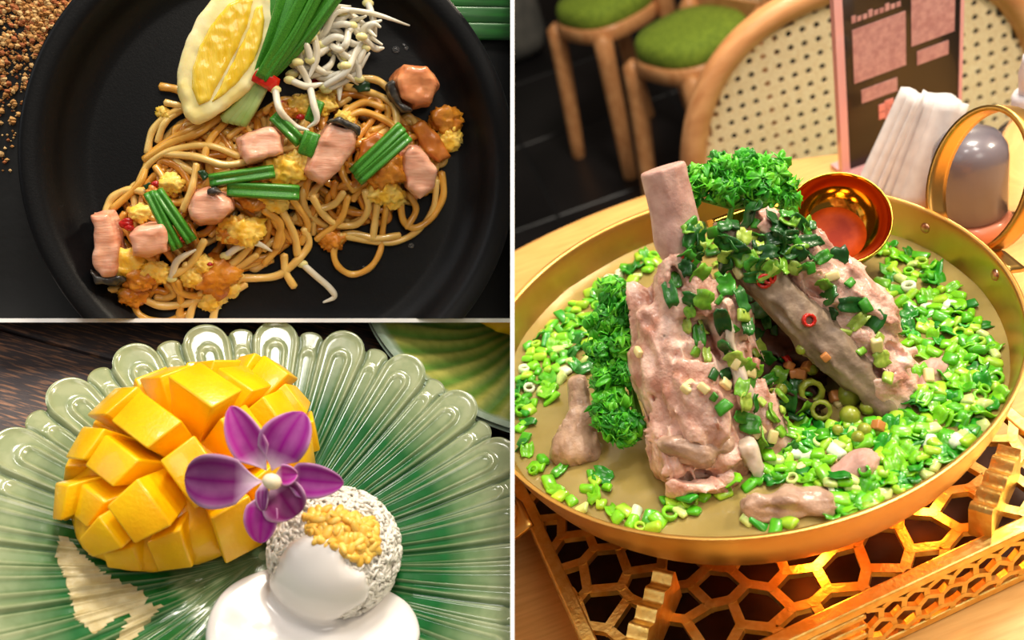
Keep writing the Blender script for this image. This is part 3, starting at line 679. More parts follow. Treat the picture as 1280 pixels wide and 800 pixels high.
pts += [(655, 552), (650, 560), (660, 566), (672, 585), (680, 578), (696, 616), (702, 622), (745, 622), (752, 632), (772, 650), (782, 640), (790, 655), (800, 660), (812, 648), (824, 652), (838, 645), (850, 634), (862, 628), (745, 604), (755, 598), (735, 612), (760, 612),
        (832, 628), (852, 642), (880, 622), (896, 612), (936, 608), (948, 600), (935, 652), (950, 655), (970, 660), (985, 655), (660, 530), (652, 535), (1180, 470), (1195, 400), (1080, 632), (1062, 640), (1075, 622), (668, 590), (688, 606), (715, 628), (728, 640), (740, 596), (765, 640), (795, 642), (818, 662), (858, 622), (868, 640), (905, 618), (915, 606), (842, 632), (700, 590), (660, 515), (690, 500)]
pts.sort(key=lambda p: -p[1])
nind, stuffv, stuffc = 0, [], []
for (u, v) in pts:
    p, n = hit(TREE, FR, u, v)
    if p is None or p[2] > SZ + .006: continue
    p = p + [0, 0, rs.uniform(.0004, .0022)]; me, _, vf, colr = rs.choice(PICK)
    nn = nrm((rs.uniform(-.45, .45), rs.uniform(-.45, .45), 1)); R_ = rot_to(nn, rs.uniform(0, 6.3)); s = rs.uniform(.85, 1.3)
    if nind < 300:
        tag(inst('chopped_scallion', me, FR, p, R_, s), 'chopped green scallion piece floating on the broth', 'scallion', 'chopped scallions on the broth'); nind += 1
    else:
        stuffv.append((np.asarray(vf[0]) * s @ R_.T + p, vf[1])); stuffc.append(colr)
if stuffv:
    o = thing('chopped_scallions', merge(*stuffv), M_SCAL, FR, 'dense drift of chopped scallions at the far side of the broth', 'scallions', col=np.concatenate(stuffc)); o['kind'] = 'stuff'

# bits lying on the ribs
M_HERB = mat('chopped_coriander', (.1, .3, .03, 1), .4, attr=True, col2=(.6, .7, .5, 1), scale=300, coat=.3)
HG = [C(40, 110, 30), C(66, 150, 34), C(26, 84, 24), C(124, 178, 44), C(182, 204, 84)]
hsh = [shape('herb_bit', vf, M_HERB, np.array(g)[None, :3] * (1 + .3 * noise(np.asarray(vf[0]), 250)[:, None])) for g in HG
       for vf in (leaf_bit(.009, .012, .003), leaf_bit(.0075, .013, .0035), leaf_bit(.010, .009, .002), chunk(.008, .006, .0026))]
HP = sample_poly([(862, 260), (905, 232), (990, 238), (1030, 268), (1010, 330), (950, 350), (905, 330), (870, 345), (850, 330)], 110, 7, rs, 300)
HP += sample_poly([(830, 330), (900, 330), (990, 420), (985, 560), (905, 520), (850, 430)], 50, 13, rs, 200) + sample_poly([(980, 300), (1040, 300), (1120, 440), (1110, 500), (1060, 420)], 18, 18, rs, 100)
HP += sample_poly([(925, 480), (1000, 480), (1030, 540), (960, 560)], 14, 12, rs, 100)
for (u, v) in HP:
    p, n = hit(TREE, FR, u, v)
    if p is None: continue
    if n @ FR.ray(u, v) > 0: n = -n
    n = nrm(n + np.array([rs.uniform(-.5, .5) for _ in range(3)]))
    tag(inst('chopped_herb', rs.choice(hsh), FR, p + n * .0016, rot_to(n, rs.uniform(0, 6.3)), rs.uniform(.6, 1.15)), 'chopped green herb bit lying on the pork ribs', 'herb', 'chopped herbs on the ribs')
M_GARL = mat('garlic_bit', C(236, 214, 150), .4, sss=.2, coat=.3); M_CHIL = mat('red_chili', C(206, 34, 18), .3, coat=.4)
M_OLIVE = mat('green_pepper_slice', C(128, 140, 34), .35, col2=C(168, 176, 60), scale=150, coat=.4)
ggm = shape('garlic_bit', bevel(box((-.003, -.002, -.0015), (.003, .002, .0015)), .0008, 2), M_GARL)
for (u, v) in ((1095, 430), (925, 340), (948, 540), (965, 545), (920, 455), (880, 485), (905, 480), (1002, 585), (1040, 575), (860, 485), (1050, 505), (800, 440), (1160, 470), (935, 465), (1040, 345)):
    p, n = hit(TREE, FR, u, v)
    if p is None: continue
    if n @ FR.ray(u, v) > 0: n = -n
    tag(inst('garlic_bit', ggm, FR, p + n * .001, rot_to(n, rs.uniform(0, 6)), rs.uniform(.8, 1.5)), 'pale chopped garlic bit on the ribs', 'garlic', 'garlic bits on the ribs')
crm = shape('chili_ring', ring_shape(.0030, .0026), M_CHIL)
for (u, v) in ((858, 322), (955, 350), (960, 347), (985, 450), (1010, 400)):
    p, n = hit(TREE, FR, u, v)
    if p is None: continue
    if n @ FR.ray(u, v) > 0: n = -n
    tag(inst('chili_ring', crm, FR, p + n * .001, rot_to(n, rs.uniform(0, 6)), rs.uniform(1, 1.4)), 'small red chili slice among the herbs on the ribs', 'chili', 'red chili slices on the ribs')
om = [shape('pepper_slice', ring_shape(.0062, .0050), M_OLIVE), shape('green_pea', (ICO2[0] * .0042, ICO2[1]), M_OLIVE), shape('orange_cube', rbox((-.003, -.003, -.003), (.003, .003, .003), .001), mat('braised_bit', C(200, 128, 66), .4, coat=.3))]
for (u, v, k, s) in ((1012, 492, 0, 1.1), (1025, 515, 0, .9), (1060, 497, 1, 1.6), (1060, 522, 1, 1.3), (1078, 540, 1, .9), (1070, 549, 1, .8), (1082, 512, 1, 1.0), (1000, 470, 2, 1), (1008, 462, 2, .9), (990, 470, 2, .8), (1013, 465, 1, .8), (975, 490, 1, .8), (1042, 498, 2, 1), (1045, 540, 1, .7), (1095, 535, 2, .9), (985, 460, 2, .8), (1030, 450, 2, .7), (1000, 440, 1, .7)):
    p, n = hit(TREE, FR, u, v)
    if p is None: continue
    nm = ('pepper_slice', 'green_pea', 'braised_cube')[k]
    tag(inst(nm, om[k], FR, p + np.array([0, 0, .002]) + FR.cam_axes()[2] * .003, rot_to(nrm(FR.cam_axes()[2] + np.array([rs.uniform(-.5, .5), rs.uniform(-.5, .5), 0])), rs.uniform(0, 6)), s),
        ('olive green pepper slice in the hollow between the ribs', 'olive green round pea in the hollow between the ribs', 'orange brown braised cube in the hollow between the ribs')[k], ('pepper', 'pea', 'vegetable')[k],
        ('pepper slices between the ribs', 'peas between the ribs', 'braised cubes between the ribs')[k])

M_PARS = mat('curly_parsley', (.03, .3, .02, 1), .45, attr=True, col2=(.9, .97, .75, 1), scale=400, coat=.2, sss=.1, sssr=(.3, 1, .2))
M_PSTEM = mat('parsley_stem', C(90, 150, 40), .4)
def leaflet(seed):
    r_ = random.Random(seed); nt_, nr_ = 27, 5; G = np.zeros((nr_, nt_, 3)); ph = r_.uniform(0, 6)
    for j in range(nt_):
        a = math.radians(-125 + 250 * j / (nt_ - 1)); R_ = .0095 * (.70 + .30 * abs(math.cos(2.5 * a))) * (1 + .05 * (-1) ** j)
        for i in range(nr_):
            t_ = i / (nr_ - 1); r = R_ * (.06 + .94 * t_); G[i, j] = (r * math.cos(a), r * math.sin(a), .0042 * t_ ** 1.5 * math.sin(6.5 * a + ph) - .0055 * t_ * t_ + .0016 * t_ * math.sin(15 * a + ph))
    return sheet(G, .0005)
lfs = []
for k in range(8):
    vf = leaflet(k); V = np.asarray(vf[0]); r = np.linalg.norm(V, axis=1)[:, None] / .0095; g = [C(54, 152, 24), C(78, 180, 30), C(38, 130, 22), C(104, 194, 40)][k % 4]
    lfs.append(shape('leaflet', vf, M_PARS, np.array(g)[None, :3] * (.75 + .4 * r)))
def parsley(label, blobs, stem, n, seed):
    """blobs: (u, v, depth, pixel radius) clusters; leaflets cover the side that sticks out."""
    r_ = random.Random(seed); o = root('parsley_sprig', label, 'parsley', FR, q(*stem[0]))
    part('stem', tube(spline([q(*s) for s in stem], 14), .0017, 7), M_PSTEM, o)
    tot = sum(b[3] ** 2 for b in blobs)
    for (u, v, D, rad) in blobs:
        c = q(u, v, D); R0 = pxr(rad, D)
        part('stem', tube(np.linspace(q(*stem[len(stem) // 2]), c, 5), .0011, 6), M_PSTEM, o)
        for k in range(max(6, int(n * rad ** 2 / tot))):
            d = nrm(np.array([r_.gauss(0, 1) for _ in range(3)]) + FR.cam_axes()[2] * .55 + np.array([0, 0, .3])); p = c + d * R0 * r_.uniform(.45, 1.0)
            zdir = nrm(d + np.array([r_.gauss(0, .5) for _ in range(3)])); inst('leaflet', r_.choice(lfs), FR, p, rot_to(zdir, r_.uniform(0, 6.3)), r_.uniform(.42, .80), parent=o)
parsley('curly parsley sprig crowning the ribs at the back', [(872, 226, .515, 22), (900, 215, .515, 22), (935, 212, .517, 24), (965, 218, .52, 22), (905, 240, .51, 22), (950, 240, .512, 24), (980, 235, .52, 16), (985, 250, .518, 14), (860, 245, .515, 14)], [(905, 300, .515), (915, 260, .518), (920, 225, .52)], 285, 1)
parsley('curly parsley sprig tucked against the left of the tall rib', [(765, 365, .528, 20), (752, 400, .528, 22), (780, 395, .522, 22), (750, 440, .525, 20), (780, 430, .52, 22), (760, 470, .522, 22), (785, 465, .515, 18), (765, 505, .517, 20), (795, 530, .51, 16)], [(800, 520, .52), (785, 470, .522), (770, 420, .528)], 290, 2)
parsley('small bright parsley leaf hanging below the larger sprig', [(765, 528, .512, 17), (782, 540, .510, 15), (752, 520, .515, 12)], [(785, 495, .515), (778, 515, .512), (770, 530, .512)], 60, 3)

# ================================================================== SET 2: mango sticky rice (frame FM)
CM = np.array([-.088, .252, -.408]); MT = -.442
M_DARKW = mat('weathered_dark_wood', C(74, 66, 68), .5, col2=C(180, 130, 98), scale=26, detail=8, ramp=(.50, .74), stretch=(3, 26, 10, -.12), bump=.5, bscale=60, coat=.15)
tb2 = root('dark_wood_table', 'dark weathered wooden table under the green fluted plate', 'table', FM, (-.1, .25, MT - .03))
PL = [(-.52, -.10, .002), (-.52, .06, 0)]
for k in range(6):
    y0 = -.02 + k * .125
    V, F = rbox((-.55, y0, MT - .03), (.25, y0 + .123, MT), .0015, 1)
    part('plank', (V, F), M_DARKW, tb2, smooth=False)
M_CELA = mat('celadon_glaze', C(150, 168, 130), .16, attr=True, col2=(.82, .86, .8, 1), scale=130, detail=5, ramp=(.42, .60), coat=.25, spec=.45, bump=.03, bscale=300)
def plate_relief(r, th, R0, NP, inner=True):
    """Height and glaze tone of the fluted plate at polar coordinates, plus outline radius."""
    per = 2 * PI / NP; ph = (th / per) % 1.0 - .5; arc = per * R0; s1 = np.abs(ph) * arc; s2 = (.5 - np.abs(ph)) * arc
    a1, a2 = arc * .335, arc * .215; r1, r2 = R0, R0 * .968
    def finger(s, r, a, re):
        return np.where(r < re - a, s - a, np.hypot(s, np.maximum(r - (re - a), 0)) - a)
    d1, d2 = finger(s1, r, a1, r1), finger(s2, r, a2 * 1.15, r2)
    d3 = finger(s1, r, arc * .135, R0 * .90); d4 = finger(s2, r, arc * .11, R0 * .885)
    sm = lambda x, w: np.clip(.5 - x / w, 0, 1)
    bead = lambda d, w: np.exp(-(d / w) ** 2)
    fade = np.clip((r / R0 - .28) / .2, 0, 1)
    z = fade * (.0014 * sm(d1, .0022) + .0013 * bead(d1 + .0012, .0013) + .0017 * bead(d3, .0010) + .0007 * sm(d3, .002) + .0011 * bead(d4, .0010) - .0016 * bead(d1 - .0010, .0011))
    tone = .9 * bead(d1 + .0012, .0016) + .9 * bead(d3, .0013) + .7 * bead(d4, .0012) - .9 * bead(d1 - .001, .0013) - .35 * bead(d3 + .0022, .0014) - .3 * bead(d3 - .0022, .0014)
    return z, tone
def plate_outline(th, R0, NP):
    per = 2 * PI / NP; ph = (th / per) % 1.0 - .5; arc = per * R0; s1 = np.abs(ph) * arc; s2 = (.5 - np.abs(ph)) * arc; a1, a2 = arc * .335, arc * .215 * 1.15
    e1 = np.where(s1 < a1, R0 - a1 + np.sqrt(np.maximum(a1 * a1 - s1 * s1, 0)), 0); e2 = np.where(s2 < a2, R0 * .968 - a2 + np.sqrt(np.maximum(a2 * a2 - s2 * s2, 0)), 0)
    return np.maximum(np.maximum(e1, e2), R0 * .925)
def plate_base(r, R0): return -.0245 + .0245 * np.clip((r / R0 - .30) / .70, 0, 1) ** 1.5
def fluted_plate(R0, NP, th0, nth, nr_):
    th = np.linspace(0, 2 * PI, nth, endpoint=False); Ro = plate_outline(th - th0, R0, NP); tt = np.concatenate([np.linspace(.02, .55, nr_ // 3), np.linspace(.56, 1, nr_ - nr_ // 3)])
    r = tt[:, None] * Ro[None, :]; TH = np.broadcast_to(th[None], r.shape); z, tone = plate_relief(r, TH - th0, R0, NP)
    dots = np.zeros_like(r); x, y = r * np.cos(TH), r * np.sin(TH)
    cell = .0042; gx = x / cell; gy = y / (cell * .87); row = np.floor(gy + .5); fx = gx - (row % 2) * .5; dx_ = fx - np.floor(fx + .5); dy_ = gy - row
    dots = np.exp(-((dx_ ** 2 + dy_ ** 2) / .07)) * np.clip((.34 - r / R0) / .03, 0, 1)
    Z = plate_base(r, R0) + z + .0006 * dots
    k = r / R0; green = np.clip((k - .22) / .10, 0, 1) * np.clip((.90 - k) / .26, 0, 1); green = np.maximum(green, .75 * np.clip((.36 - k) / .1, 0, 1))
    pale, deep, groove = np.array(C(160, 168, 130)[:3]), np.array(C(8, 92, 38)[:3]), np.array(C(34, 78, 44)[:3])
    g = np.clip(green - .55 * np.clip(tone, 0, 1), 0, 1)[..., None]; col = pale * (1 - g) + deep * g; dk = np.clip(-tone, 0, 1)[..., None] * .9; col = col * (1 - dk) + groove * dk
    col = col * (1 - dots[..., None] * .55) + pale * dots[..., None] * .55
    G = np.stack([x, y, Z], -1); n, m, _ = G.shape
    under = G.copy(); under[..., 2] = plate_base(r, R0) - .0042 - .0; A = G.reshape(-1, 3); B = under.reshape(-1, 3); kk = n * m
    F = [f[::-1] for f in grid_faces(n, m, True)]; F = [f[::-1] for f in F]; F2 = [[kk + i for i in f[::-1]] for f in F]
    edge = [[(n - 1) * m + j, (n - 1) * m + (j + 1) % m, kk + (n - 1) * m + (j + 1) % m, kk + (n - 1) * m + j] for j in range(m)]
    F = F + F2 + [e[::-1] for e in edge] + [list(range(m))[::-1]]
    return np.vstack([A, B]), F, np.vstack([col.reshape(-1, 3)] * 2)
V, F, colr = fluted_plate(.141, 21, math.radians(99.6), 21 * 44, 66)
pr_ = root('fluted_celadon_plate', 'round green celadon plate with fluted petal rim', 'plate', FM, CM + [0, 0, MT - CM[2]])
plate = part('plate_body', (V + CM, F), M_CELA, pr_, col=colr)
part('foot_ring', lathe([(.050, MT - CM[2]), (.058, MT - CM[2]), (.060, -.026), (.048, -.026)], 64, CM, True), M_CELA, pr_, col=np.array(C(150, 168, 130)[:3]))
TM = bvh(plate)

# pale glossy sheet added beside the mango: follows the flutes it lies on
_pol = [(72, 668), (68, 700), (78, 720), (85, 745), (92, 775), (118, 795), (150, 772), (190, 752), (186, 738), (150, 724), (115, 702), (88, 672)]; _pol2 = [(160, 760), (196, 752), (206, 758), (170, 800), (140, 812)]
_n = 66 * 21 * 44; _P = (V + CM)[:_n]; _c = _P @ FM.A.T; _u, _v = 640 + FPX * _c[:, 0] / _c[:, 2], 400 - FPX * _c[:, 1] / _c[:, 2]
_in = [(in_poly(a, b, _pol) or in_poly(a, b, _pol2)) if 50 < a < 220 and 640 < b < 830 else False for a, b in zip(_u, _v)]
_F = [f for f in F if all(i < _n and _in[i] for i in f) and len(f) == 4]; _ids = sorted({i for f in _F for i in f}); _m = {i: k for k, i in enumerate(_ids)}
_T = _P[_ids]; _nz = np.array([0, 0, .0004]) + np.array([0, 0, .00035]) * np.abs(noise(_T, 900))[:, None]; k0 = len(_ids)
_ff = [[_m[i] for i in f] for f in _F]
thing('pale_overlay', (np.vstack([_T + _nz, _T + [0, 0, .0001]]), _ff + [[k0 + i for i in f[::-1]] for f in _ff]), mat('pale_glossy_overlay', C(206, 186, 130), .16, col2=C(226, 210, 164), scale=160, coat=.5, bump=.4, bscale=900, alpha=.62), FM, 'pale cream glossy patch on the plate below the mango', 'overlay')

# second plate cut by the frame, top right
C2 = FM.at(690, 366, -.4165); th = np.linspace(0, 2 * PI, 360, endpoint=False); tt = np.linspace(.02, 1, 34); r = tt[:, None] * .128 * np.ones_like(th)[None]; TH = np.broadcast_to(th, r.shape)
Z = -.02 + .024 * np.clip((tt[:, None] - .45) / .55, 0, 1) ** 1.4 + .0011 * np.cos(TH * 44 + 5 * r / .128) * np.clip((tt[:, None] - .3) / .2, 0, 1) * np.clip((.95 - tt[:, None]) / .05, 0, 1) + .002 * np.exp(-((tt[:, None] - .97) / .02) ** 2)
G = np.stack([r * np.cos(TH), r * np.sin(TH), Z], -1) + C2; k = np.clip((tt[:, None] - .5) / .45, 0, 1)[..., None] * np.ones((1, 360, 1)); gl = np.clip(.5 + .5 * np.cos(TH * 44 + 5 * r / .128), 0, 1)[..., None]
cc = np.array(C(96, 136, 54)[:3]) * (1 - gl * .7) + np.array(C(190, 176, 92)[:3]) * gl * .7; rim = np.clip((tt[:, None] - .92) / .03, 0, 1)[..., None]; cc = cc * (1 - rim) + np.array(C(160, 176, 160)[:3]) * rim
n, m = 34, 360; U_ = G.copy(); U_[..., 2] -= .004; F = grid_faces(n, m, True); F = F + [[n * m + i for i in f[::-1]] for f in F] + [[(n - 1) * m + j, n * m + (n - 1) * m + j, n * m + (n - 1) * m + (j + 1) % m, (n - 1) * m + (j + 1) % m] for j in range(m)]
p2 = root('leaf_patterned_plate', 'second green plate with fine ribs, cut off at the top right', 'plate', FM, C2 + [0, 0, MT - C2[2]])
part('plate_body', (np.vstack([G.reshape(-1, 3), U_.reshape(-1, 3)]), F), M_CELA, p2, col=np.vstack([cc.reshape(-1, 3)] * 2))
M_MANGO = mat('ripe_mango_flesh', C(255, 198, 8), .33, col2=C(252, 176, 0), scale=55, detail=3, ramp=(.35, .72), bump=.22, bscale=520, sss=.2, sssr=(1, .6, .08), coat=.25)
mc2 = FM.at(650, 388, -.4225)
thing('mango_slice', surfnet(lambda P: s_ell(P, mc2 + [0, .012, 0], (.045, .034, .012)) + .0008 * fbm(P, 120), mc2 - [.06, .04, .02], mc2 + [.06, .06, .02], .0022), M_MANGO, FM, 'yellow mango slice on the second plate, mostly out of view', 'mango')

# ---- mango half cut into cubes
A0, B0 = FM.at(104, 664, -.408), FM.at(362, 476, -.400); mcen = (A0 + B0) / 2; mcen[2] = -.421
e1 = B0 - A0; e1[2] = 0; ha = np.linalg.norm(e1) / 2; e1 = nrm(e1); e3 = np.array([0, 0, 1.]); e2 = np.cross(e3, e1)
ma, mb, mcz = ha * 1.08, .054, .054
mg = root('cut_mango_half', 'ripe yellow mango half scored into cubes and turned inside out', 'mango', FM, mcen - [0, 0, .012])
def mp(al, be, s, zs=1.0):
    return mcen + e1 * (ma * math.sin(be) * s) + e2 * (mb * math.cos(be) * math.sin(al) * s) + e3 * (mcz * math.cos(be) * math.cos(al) * s * zs)
# hull
def hull(P):
    d = P - mcen; L_ = np.stack([d @ e1, d @ e2, d @ e3], -1); kz = np.where(L_[..., 2] > 0, .030, .018)
    k = np.sqrt((L_[..., 0] / (ma * .93)) ** 2 + (L_[..., 1] / (mb * .92)) ** 2 + (L_[..., 2] / kz) ** 2); return (k - 1) * .022 + .0006 * fbm(P, 90)
V, F = surfnet(hull, mcen - [.105, .105, .03], mcen + [.105, .105, .045], .0022)
hull_o = part('flesh_base', (V, F), M_MANGO, mg)
rm = random.Random(4)
al_e = [-88, -50, -12, 26, 58, 90]; be_e = [-66, -44, -23, -1, 20, 42, 64]
for i in range(len(al_e) - 1):
    sh = (rm.uniform(-3, 3))
    for j in range(len(be_e) - 1):
        a0, a1, b0, b1 = al_e[i], al_e[i + 1], be_e[j] + sh, be_e[j + 1] + sh
        lift = 1 + rm.uniform(-.05, .07); tz = rm.uniform(-2.5, 2.5) + .06 * (b0 + b1); ty = rm.uniform(-2.5, 2.5); V = []
        for s, g, dz_ in ((.55, .2, 0), (1.02 * lift, 3.0, 1)):
            for (aa, bb) in ((a0 + g, b0 + g), (a1 - g, b0 + g), (a1 - g, b1 - g), (a0 + g, b1 - g)):
                V.append(mp(math.radians(aa + dz_ * ty), math.radians(bb + dz_ * tz), s * rm.uniform(.985, 1.015)))
        c8 = bevel((np.array(V), [[3, 2, 1, 0], [4, 5, 6, 7], [0, 1, 5, 4], [1, 2, 6, 5], [2, 3, 7, 6], [3, 0, 4, 7]]), .0011, 2)
        part('flesh_cube', c8, M_MANGO, mg)

# ---- rice mound
rc = FM.at(417, 704, -.424); RRX, RRZ = .0315, .038
M_RICE = mat('sticky_rice', C(238, 232, 222), .3, col2=C(226, 219, 206), scale=200, coat=.35)
rb = root('sticky_rice_mound', 'mound of white sticky rice between the orchid and the coconut cream', 'rice', FM, rc - [0, 0, .006])
zc = rc + np.array([0, 0, .010])
V = ICO3[0] * [RRX, RRX, .030]; V[:, 2] = np.maximum(V[:, 2], -.018); core = part('rice_core', (V * .965 + zc, ICO3[1]), M_RICE, rb)
gv, gf = ICO1; grains = []; rr = random.Random(9)
for k in range(3000):
    d = nrm([rr.gauss(0, 1), rr.gauss(0, 1), rr.gauss(0, 1)])
    if d[2] < -.45: continue
    p = zc + d * [RRX, RRX, .030] * rr.uniform(.975, 1.018); t_ = nrm(np.cross(d, [rr.gauss(0, 1) for _ in range(3)]) + d * rr.uniform(-.06, .10)); R_ = rot_to(t_)
    grains.append((gv * [.00105, .0009, .0030 * rr.uniform(.8, 1.15)] @ R_.T + p, gf))
o = part('rice_grains', merge(*grains), M_RICE, rb); o['kind'] = 'stuff'
M_MUNG = mat('fried_mung_bean', C(236, 176, 60), .4, col2=C(244, 206, 104), scale=180, sss=.2, coat=.25)
bm_ = shape('mung_bean', (ICO2[0] * [.0030, .0017, .0013], ICO2[1]), M_MUNG); TR = bvh(core)
for (u, v) in sample_poly([(380, 648), (412, 640), (448, 648), (466, 655), (468, 690), (448, 700), (428, 694), (405, 680), (388, 672)], 95, 5.2, rr, 300):
    p, n = hit(TR, FM, u, v)
    if p is None: continue
    n = nrm(p - zc); tag(inst('mung_bean', bm_, FM, p + n * rr.uniform(.0010, .0032), rot_to(nrm(n + .5 * np.array([rr.gauss(0, 1) for _ in range(3)])), rr.uniform(0, 6)), rr.uniform(1.05, 1.5)), 'golden fried mung bean on top of the rice mound', 'bean', 'golden mung beans on the rice')

# ---- coconut cream
M_CREAM = mat('coconut_cream', C(232, 226, 222), .22, sss=.4, sssr=(1, .95, .9), coat=.3)
def pz(u, v):
    p, n = hit(TM, FM, u, v); return p
pool = [(pz(328, 778), .024), (pz(365, 766), .024), (pz(430, 796), .026), (pz(478, 778), .015), (pz(312, 802), .018), (pz(385, 830), .03), (pz(440, 770), .018), (pz(490, 800), .012)]
dr0, dr1 = FM.at(396, 742, -.395), FM.at(385, 700, -.385)
cm_dir = FM.cam_axes()[2]
patch_c = zc + nrm(FM.d3(388, 722, .46) - zc + 0) * 0
hp_, _ = hit(TR, FM, 388, 728); hp2, _ = hit(TR, FM, 392, 706); hp3, _ = hit(TR, FM, 430, 738)
if hp_ is None: hp_ = zc + [0, -.03, 0]
if hp2 is None: hp2 = hp_
if hp3 is None: hp3 = hp_
def cream(P):
    rad = np.hypot(P[..., 0] - CM[0], P[..., 1] - CM[1]); ground = CM[2] + plate_base(rad, .141)
    d = None
    for c, r in pool:
        e = np.hypot(P[..., 0] - c[0], P[..., 1] - c[1]) - r; d = e if d is None else smin(d, e, .008)
    hgt = P[..., 2] - ground; th_ = .0055; rr_ = .004
    a = d + rr_; b = np.abs(hgt - .0005) - th_ + rr_; pu = np.minimum(np.maximum(a, b), 0) + np.sqrt(np.maximum(a, 0) ** 2 + np.maximum(b, 0) ** 2) - rr_
    L_ = (P - zc) / np.array([RRX, RRX, .030]); k = np.linalg.norm(L_, axis=-1); shell = (k - 1.09) * .029
    reg = smin(np.linalg.norm(P - hp_, axis=-1) - .0165, np.linalg.norm(P - hp2, axis=-1) - .0150, .006); reg = smin(reg, np.linalg.norm(P - hp3, axis=-1) - .0125, .006); reg = smin(reg, np.linalg.norm(P - (hp_ + pool[1][0]) / 2, axis=-1) - .018, .008)
    cap = np.maximum(shell, reg + .002 * fbm(P, 120, 2)); cap = -smin(-shell, -(reg + .0015 * fbm(P, 120, 2)), .004)
    return smin(pu, cap, .006)
lo = np.array([c for c, r in pool]).min(0) - .034; hi = np.array([c for c, r in pool]).max(0) + .034; hi[1] = max(hi[1], hp2[1] + .02); hi[2] = zc[2] + .038; lo[2] = CM[2] - .034
thing('coconut_cream_pool', surfnet(cream, lo, hi, .0011), M_CREAM, FM, 'white coconut cream poured over the rice and pooling on the plate', 'cream')

# ---- orchid
M_ORCH = mat('orchid_petal', C(150, 20, 140), .6, attr=True, spec=.25, col2=(.86, .7, .88, 1), scale=160, stretch=(1, 1, 1))
ax_, ay_, az_ = FM.cam_axes(); OD = .432
oc = FM.d3(337, 600, OD); orr = root('orchid_flower', 'purple and white orchid bloom lying between the mango and the rice', 'flower', FM, oc)
def petal(b, t_, w_, colr, cup=.25, bend=.15, pw=.8, skew=0, nm='petal', ruff=0, wl=.55, fall=0.0, lift=0.0):
    P0, P1 = FM.d3(*b, OD - .002), FM.d3(*t_, OD + fall); L_ = np.linalg.norm(P1 - P0); d = (P1 - P0) / L_; s = nrm(np.cross(az_, d)); nz_ = np.cross(d, s); W_ = w_ * OD / FPX / 2
    n, m = 22, 13; G = np.zeros((n, m, 3)); ct = np.zeros((n, m, 3)); pale = np.array(C(238, 214, 232)[:3]); deep = np.array(colr[:3])
    for i in range(n):
        tt = i / (n - 1); wd = W_ * (math.sin(PI * min(1, tt ** pw * .985 + .012)) ** wl) * (.12 + .88 * min(1, tt * 3.5))
        for j in range(m):
            x = j / (m - 1) * 2 - 1
            G[i, j] = P0 + d * L_ * tt + s * (x * wd + skew * W_ * tt * tt) + nz_ * (cup * wd * x * x + bend * L_ * math.sin(tt * PI * .9) + lift * tt + ruff * wd * math.sin(7 * tt + 3 * x) * abs(x))
            k = np.clip((tt - .05) / .28, 0, 1) * (1 - .10 * abs(math.sin(x * 14))); edge = max(0, abs(x) - .93) / .07 * .35; ct[i, j] = (pale * (1 - k) + deep * k) * (1 - edge) + pale * edge
    V, F = sheet(G, .0006); part(nm, (V, F), M_ORCH, orr, col=np.vstack([ct.reshape(-1, 3)] * 2))
PU, PD, PM = C(142, 0, 128), C(112, 0, 98), C(176, 16, 150)
petal((333, 588), (289, 508), 46, C(166, 24, 140), .3, .10, .85)
petal((340, 588), (372, 512), 62, PU, .2, .14, 1.05, skew=-.25, ruff=.06)
petal((328, 602), (233, 596), 68, PD, .18, .14, 1.25, ruff=.05, wl=.45)
petal((350, 596), (430, 601), 44, PU, .25, .12, .9, skew=-.1)
petal((332, 612), (326, 678), 42, PM, .3, .10, .95)
petal((342, 602), (372, 642), 58, C(128, 8, 100), .35, .10, 1.1, nm='lip', ruff=.10, wl=.42, lift=.002)
lip = [c for c in orr.children if c.name.startswith('lip')][0]; orr = lip
petal((345, 592), (372, 590), 26, PM, .6, .2, .8, nm='lip_lobe', lift=.006)
petal((330, 600), (334, 632), 16, PD, .6, .2, .8, nm='lip_lobe', lift=.006)
orr = lip.parent
part('column', (ICO2[0] @ np.diag([.0045, .0035, .004]) + FM.d3(340, 602, OD - .009), ICO2[1]), mat('orchid_column', C(240, 228, 196), .4, sss=.2), orr, 'cream coloured flower centre')

# ================================================================== SET 3: stir-fried noodles seen from above (frame FN: plate floor z=0, +z towards the camera)
NZ = -.016
M_BLKT = mat('black_slate', C(3, 3, 3), .7, col2=C(5, 5, 6), scale=40, bump=.3, bscale=120)
tbn = root('black_board', 'matt black table board under the noodle plate', 'board', FN, (0, 0, NZ - .012))
V, F = box((-.27, -.2, NZ - .012), (.24, .22, NZ)); V, F = merge((V, F)); part('board_slab', (V, F), M_BLKT, tbn, smooth=False)
M_BPLATE = mat('matt_black_plate', C(6, 6, 8), .42, col2=C(9, 9, 11), scale=500, detail=2, bump=.08, bscale=900, spec=.30)
pf = spline(np.array([(0, 0, 0), (.06, 0, 0), (.100, 0, .0004), (.111, 0, .0016), (.1195, 0, .0070), (.1255, 0, .0150), (.1305, 0, .0200), (.1375, 0, .0215), (.1408, 0, .0205), (.1412, 0, .0175)]), 50)[:, [0, 2]]
pb = spline(np.array([(.1405, 0, .0140), (.133, 0, .011), (.124, 0, .0035), (.112, 0, -.005), (.095, 0, -.010), (.094, 0, NZ), (.086, 0, NZ), (.085, 0, -.008), (0, 0, -.008)]), 40)[:, [0, 2]]
pf[:, 0] *= .952; pb[:, 0] *= .952
thing('black_dinner_plate', lathe(np.vstack([pf, pb]), 160, (.0078, 0, 0)), M_BPLATE, FN, 'round matt black plate holding the stir-fried noodles', 'plate')
def N(u, v, h=0.0): return FN.at(u, v, h)
PXN = .551 * 1.043 / FPX
rn = random.Random(5)
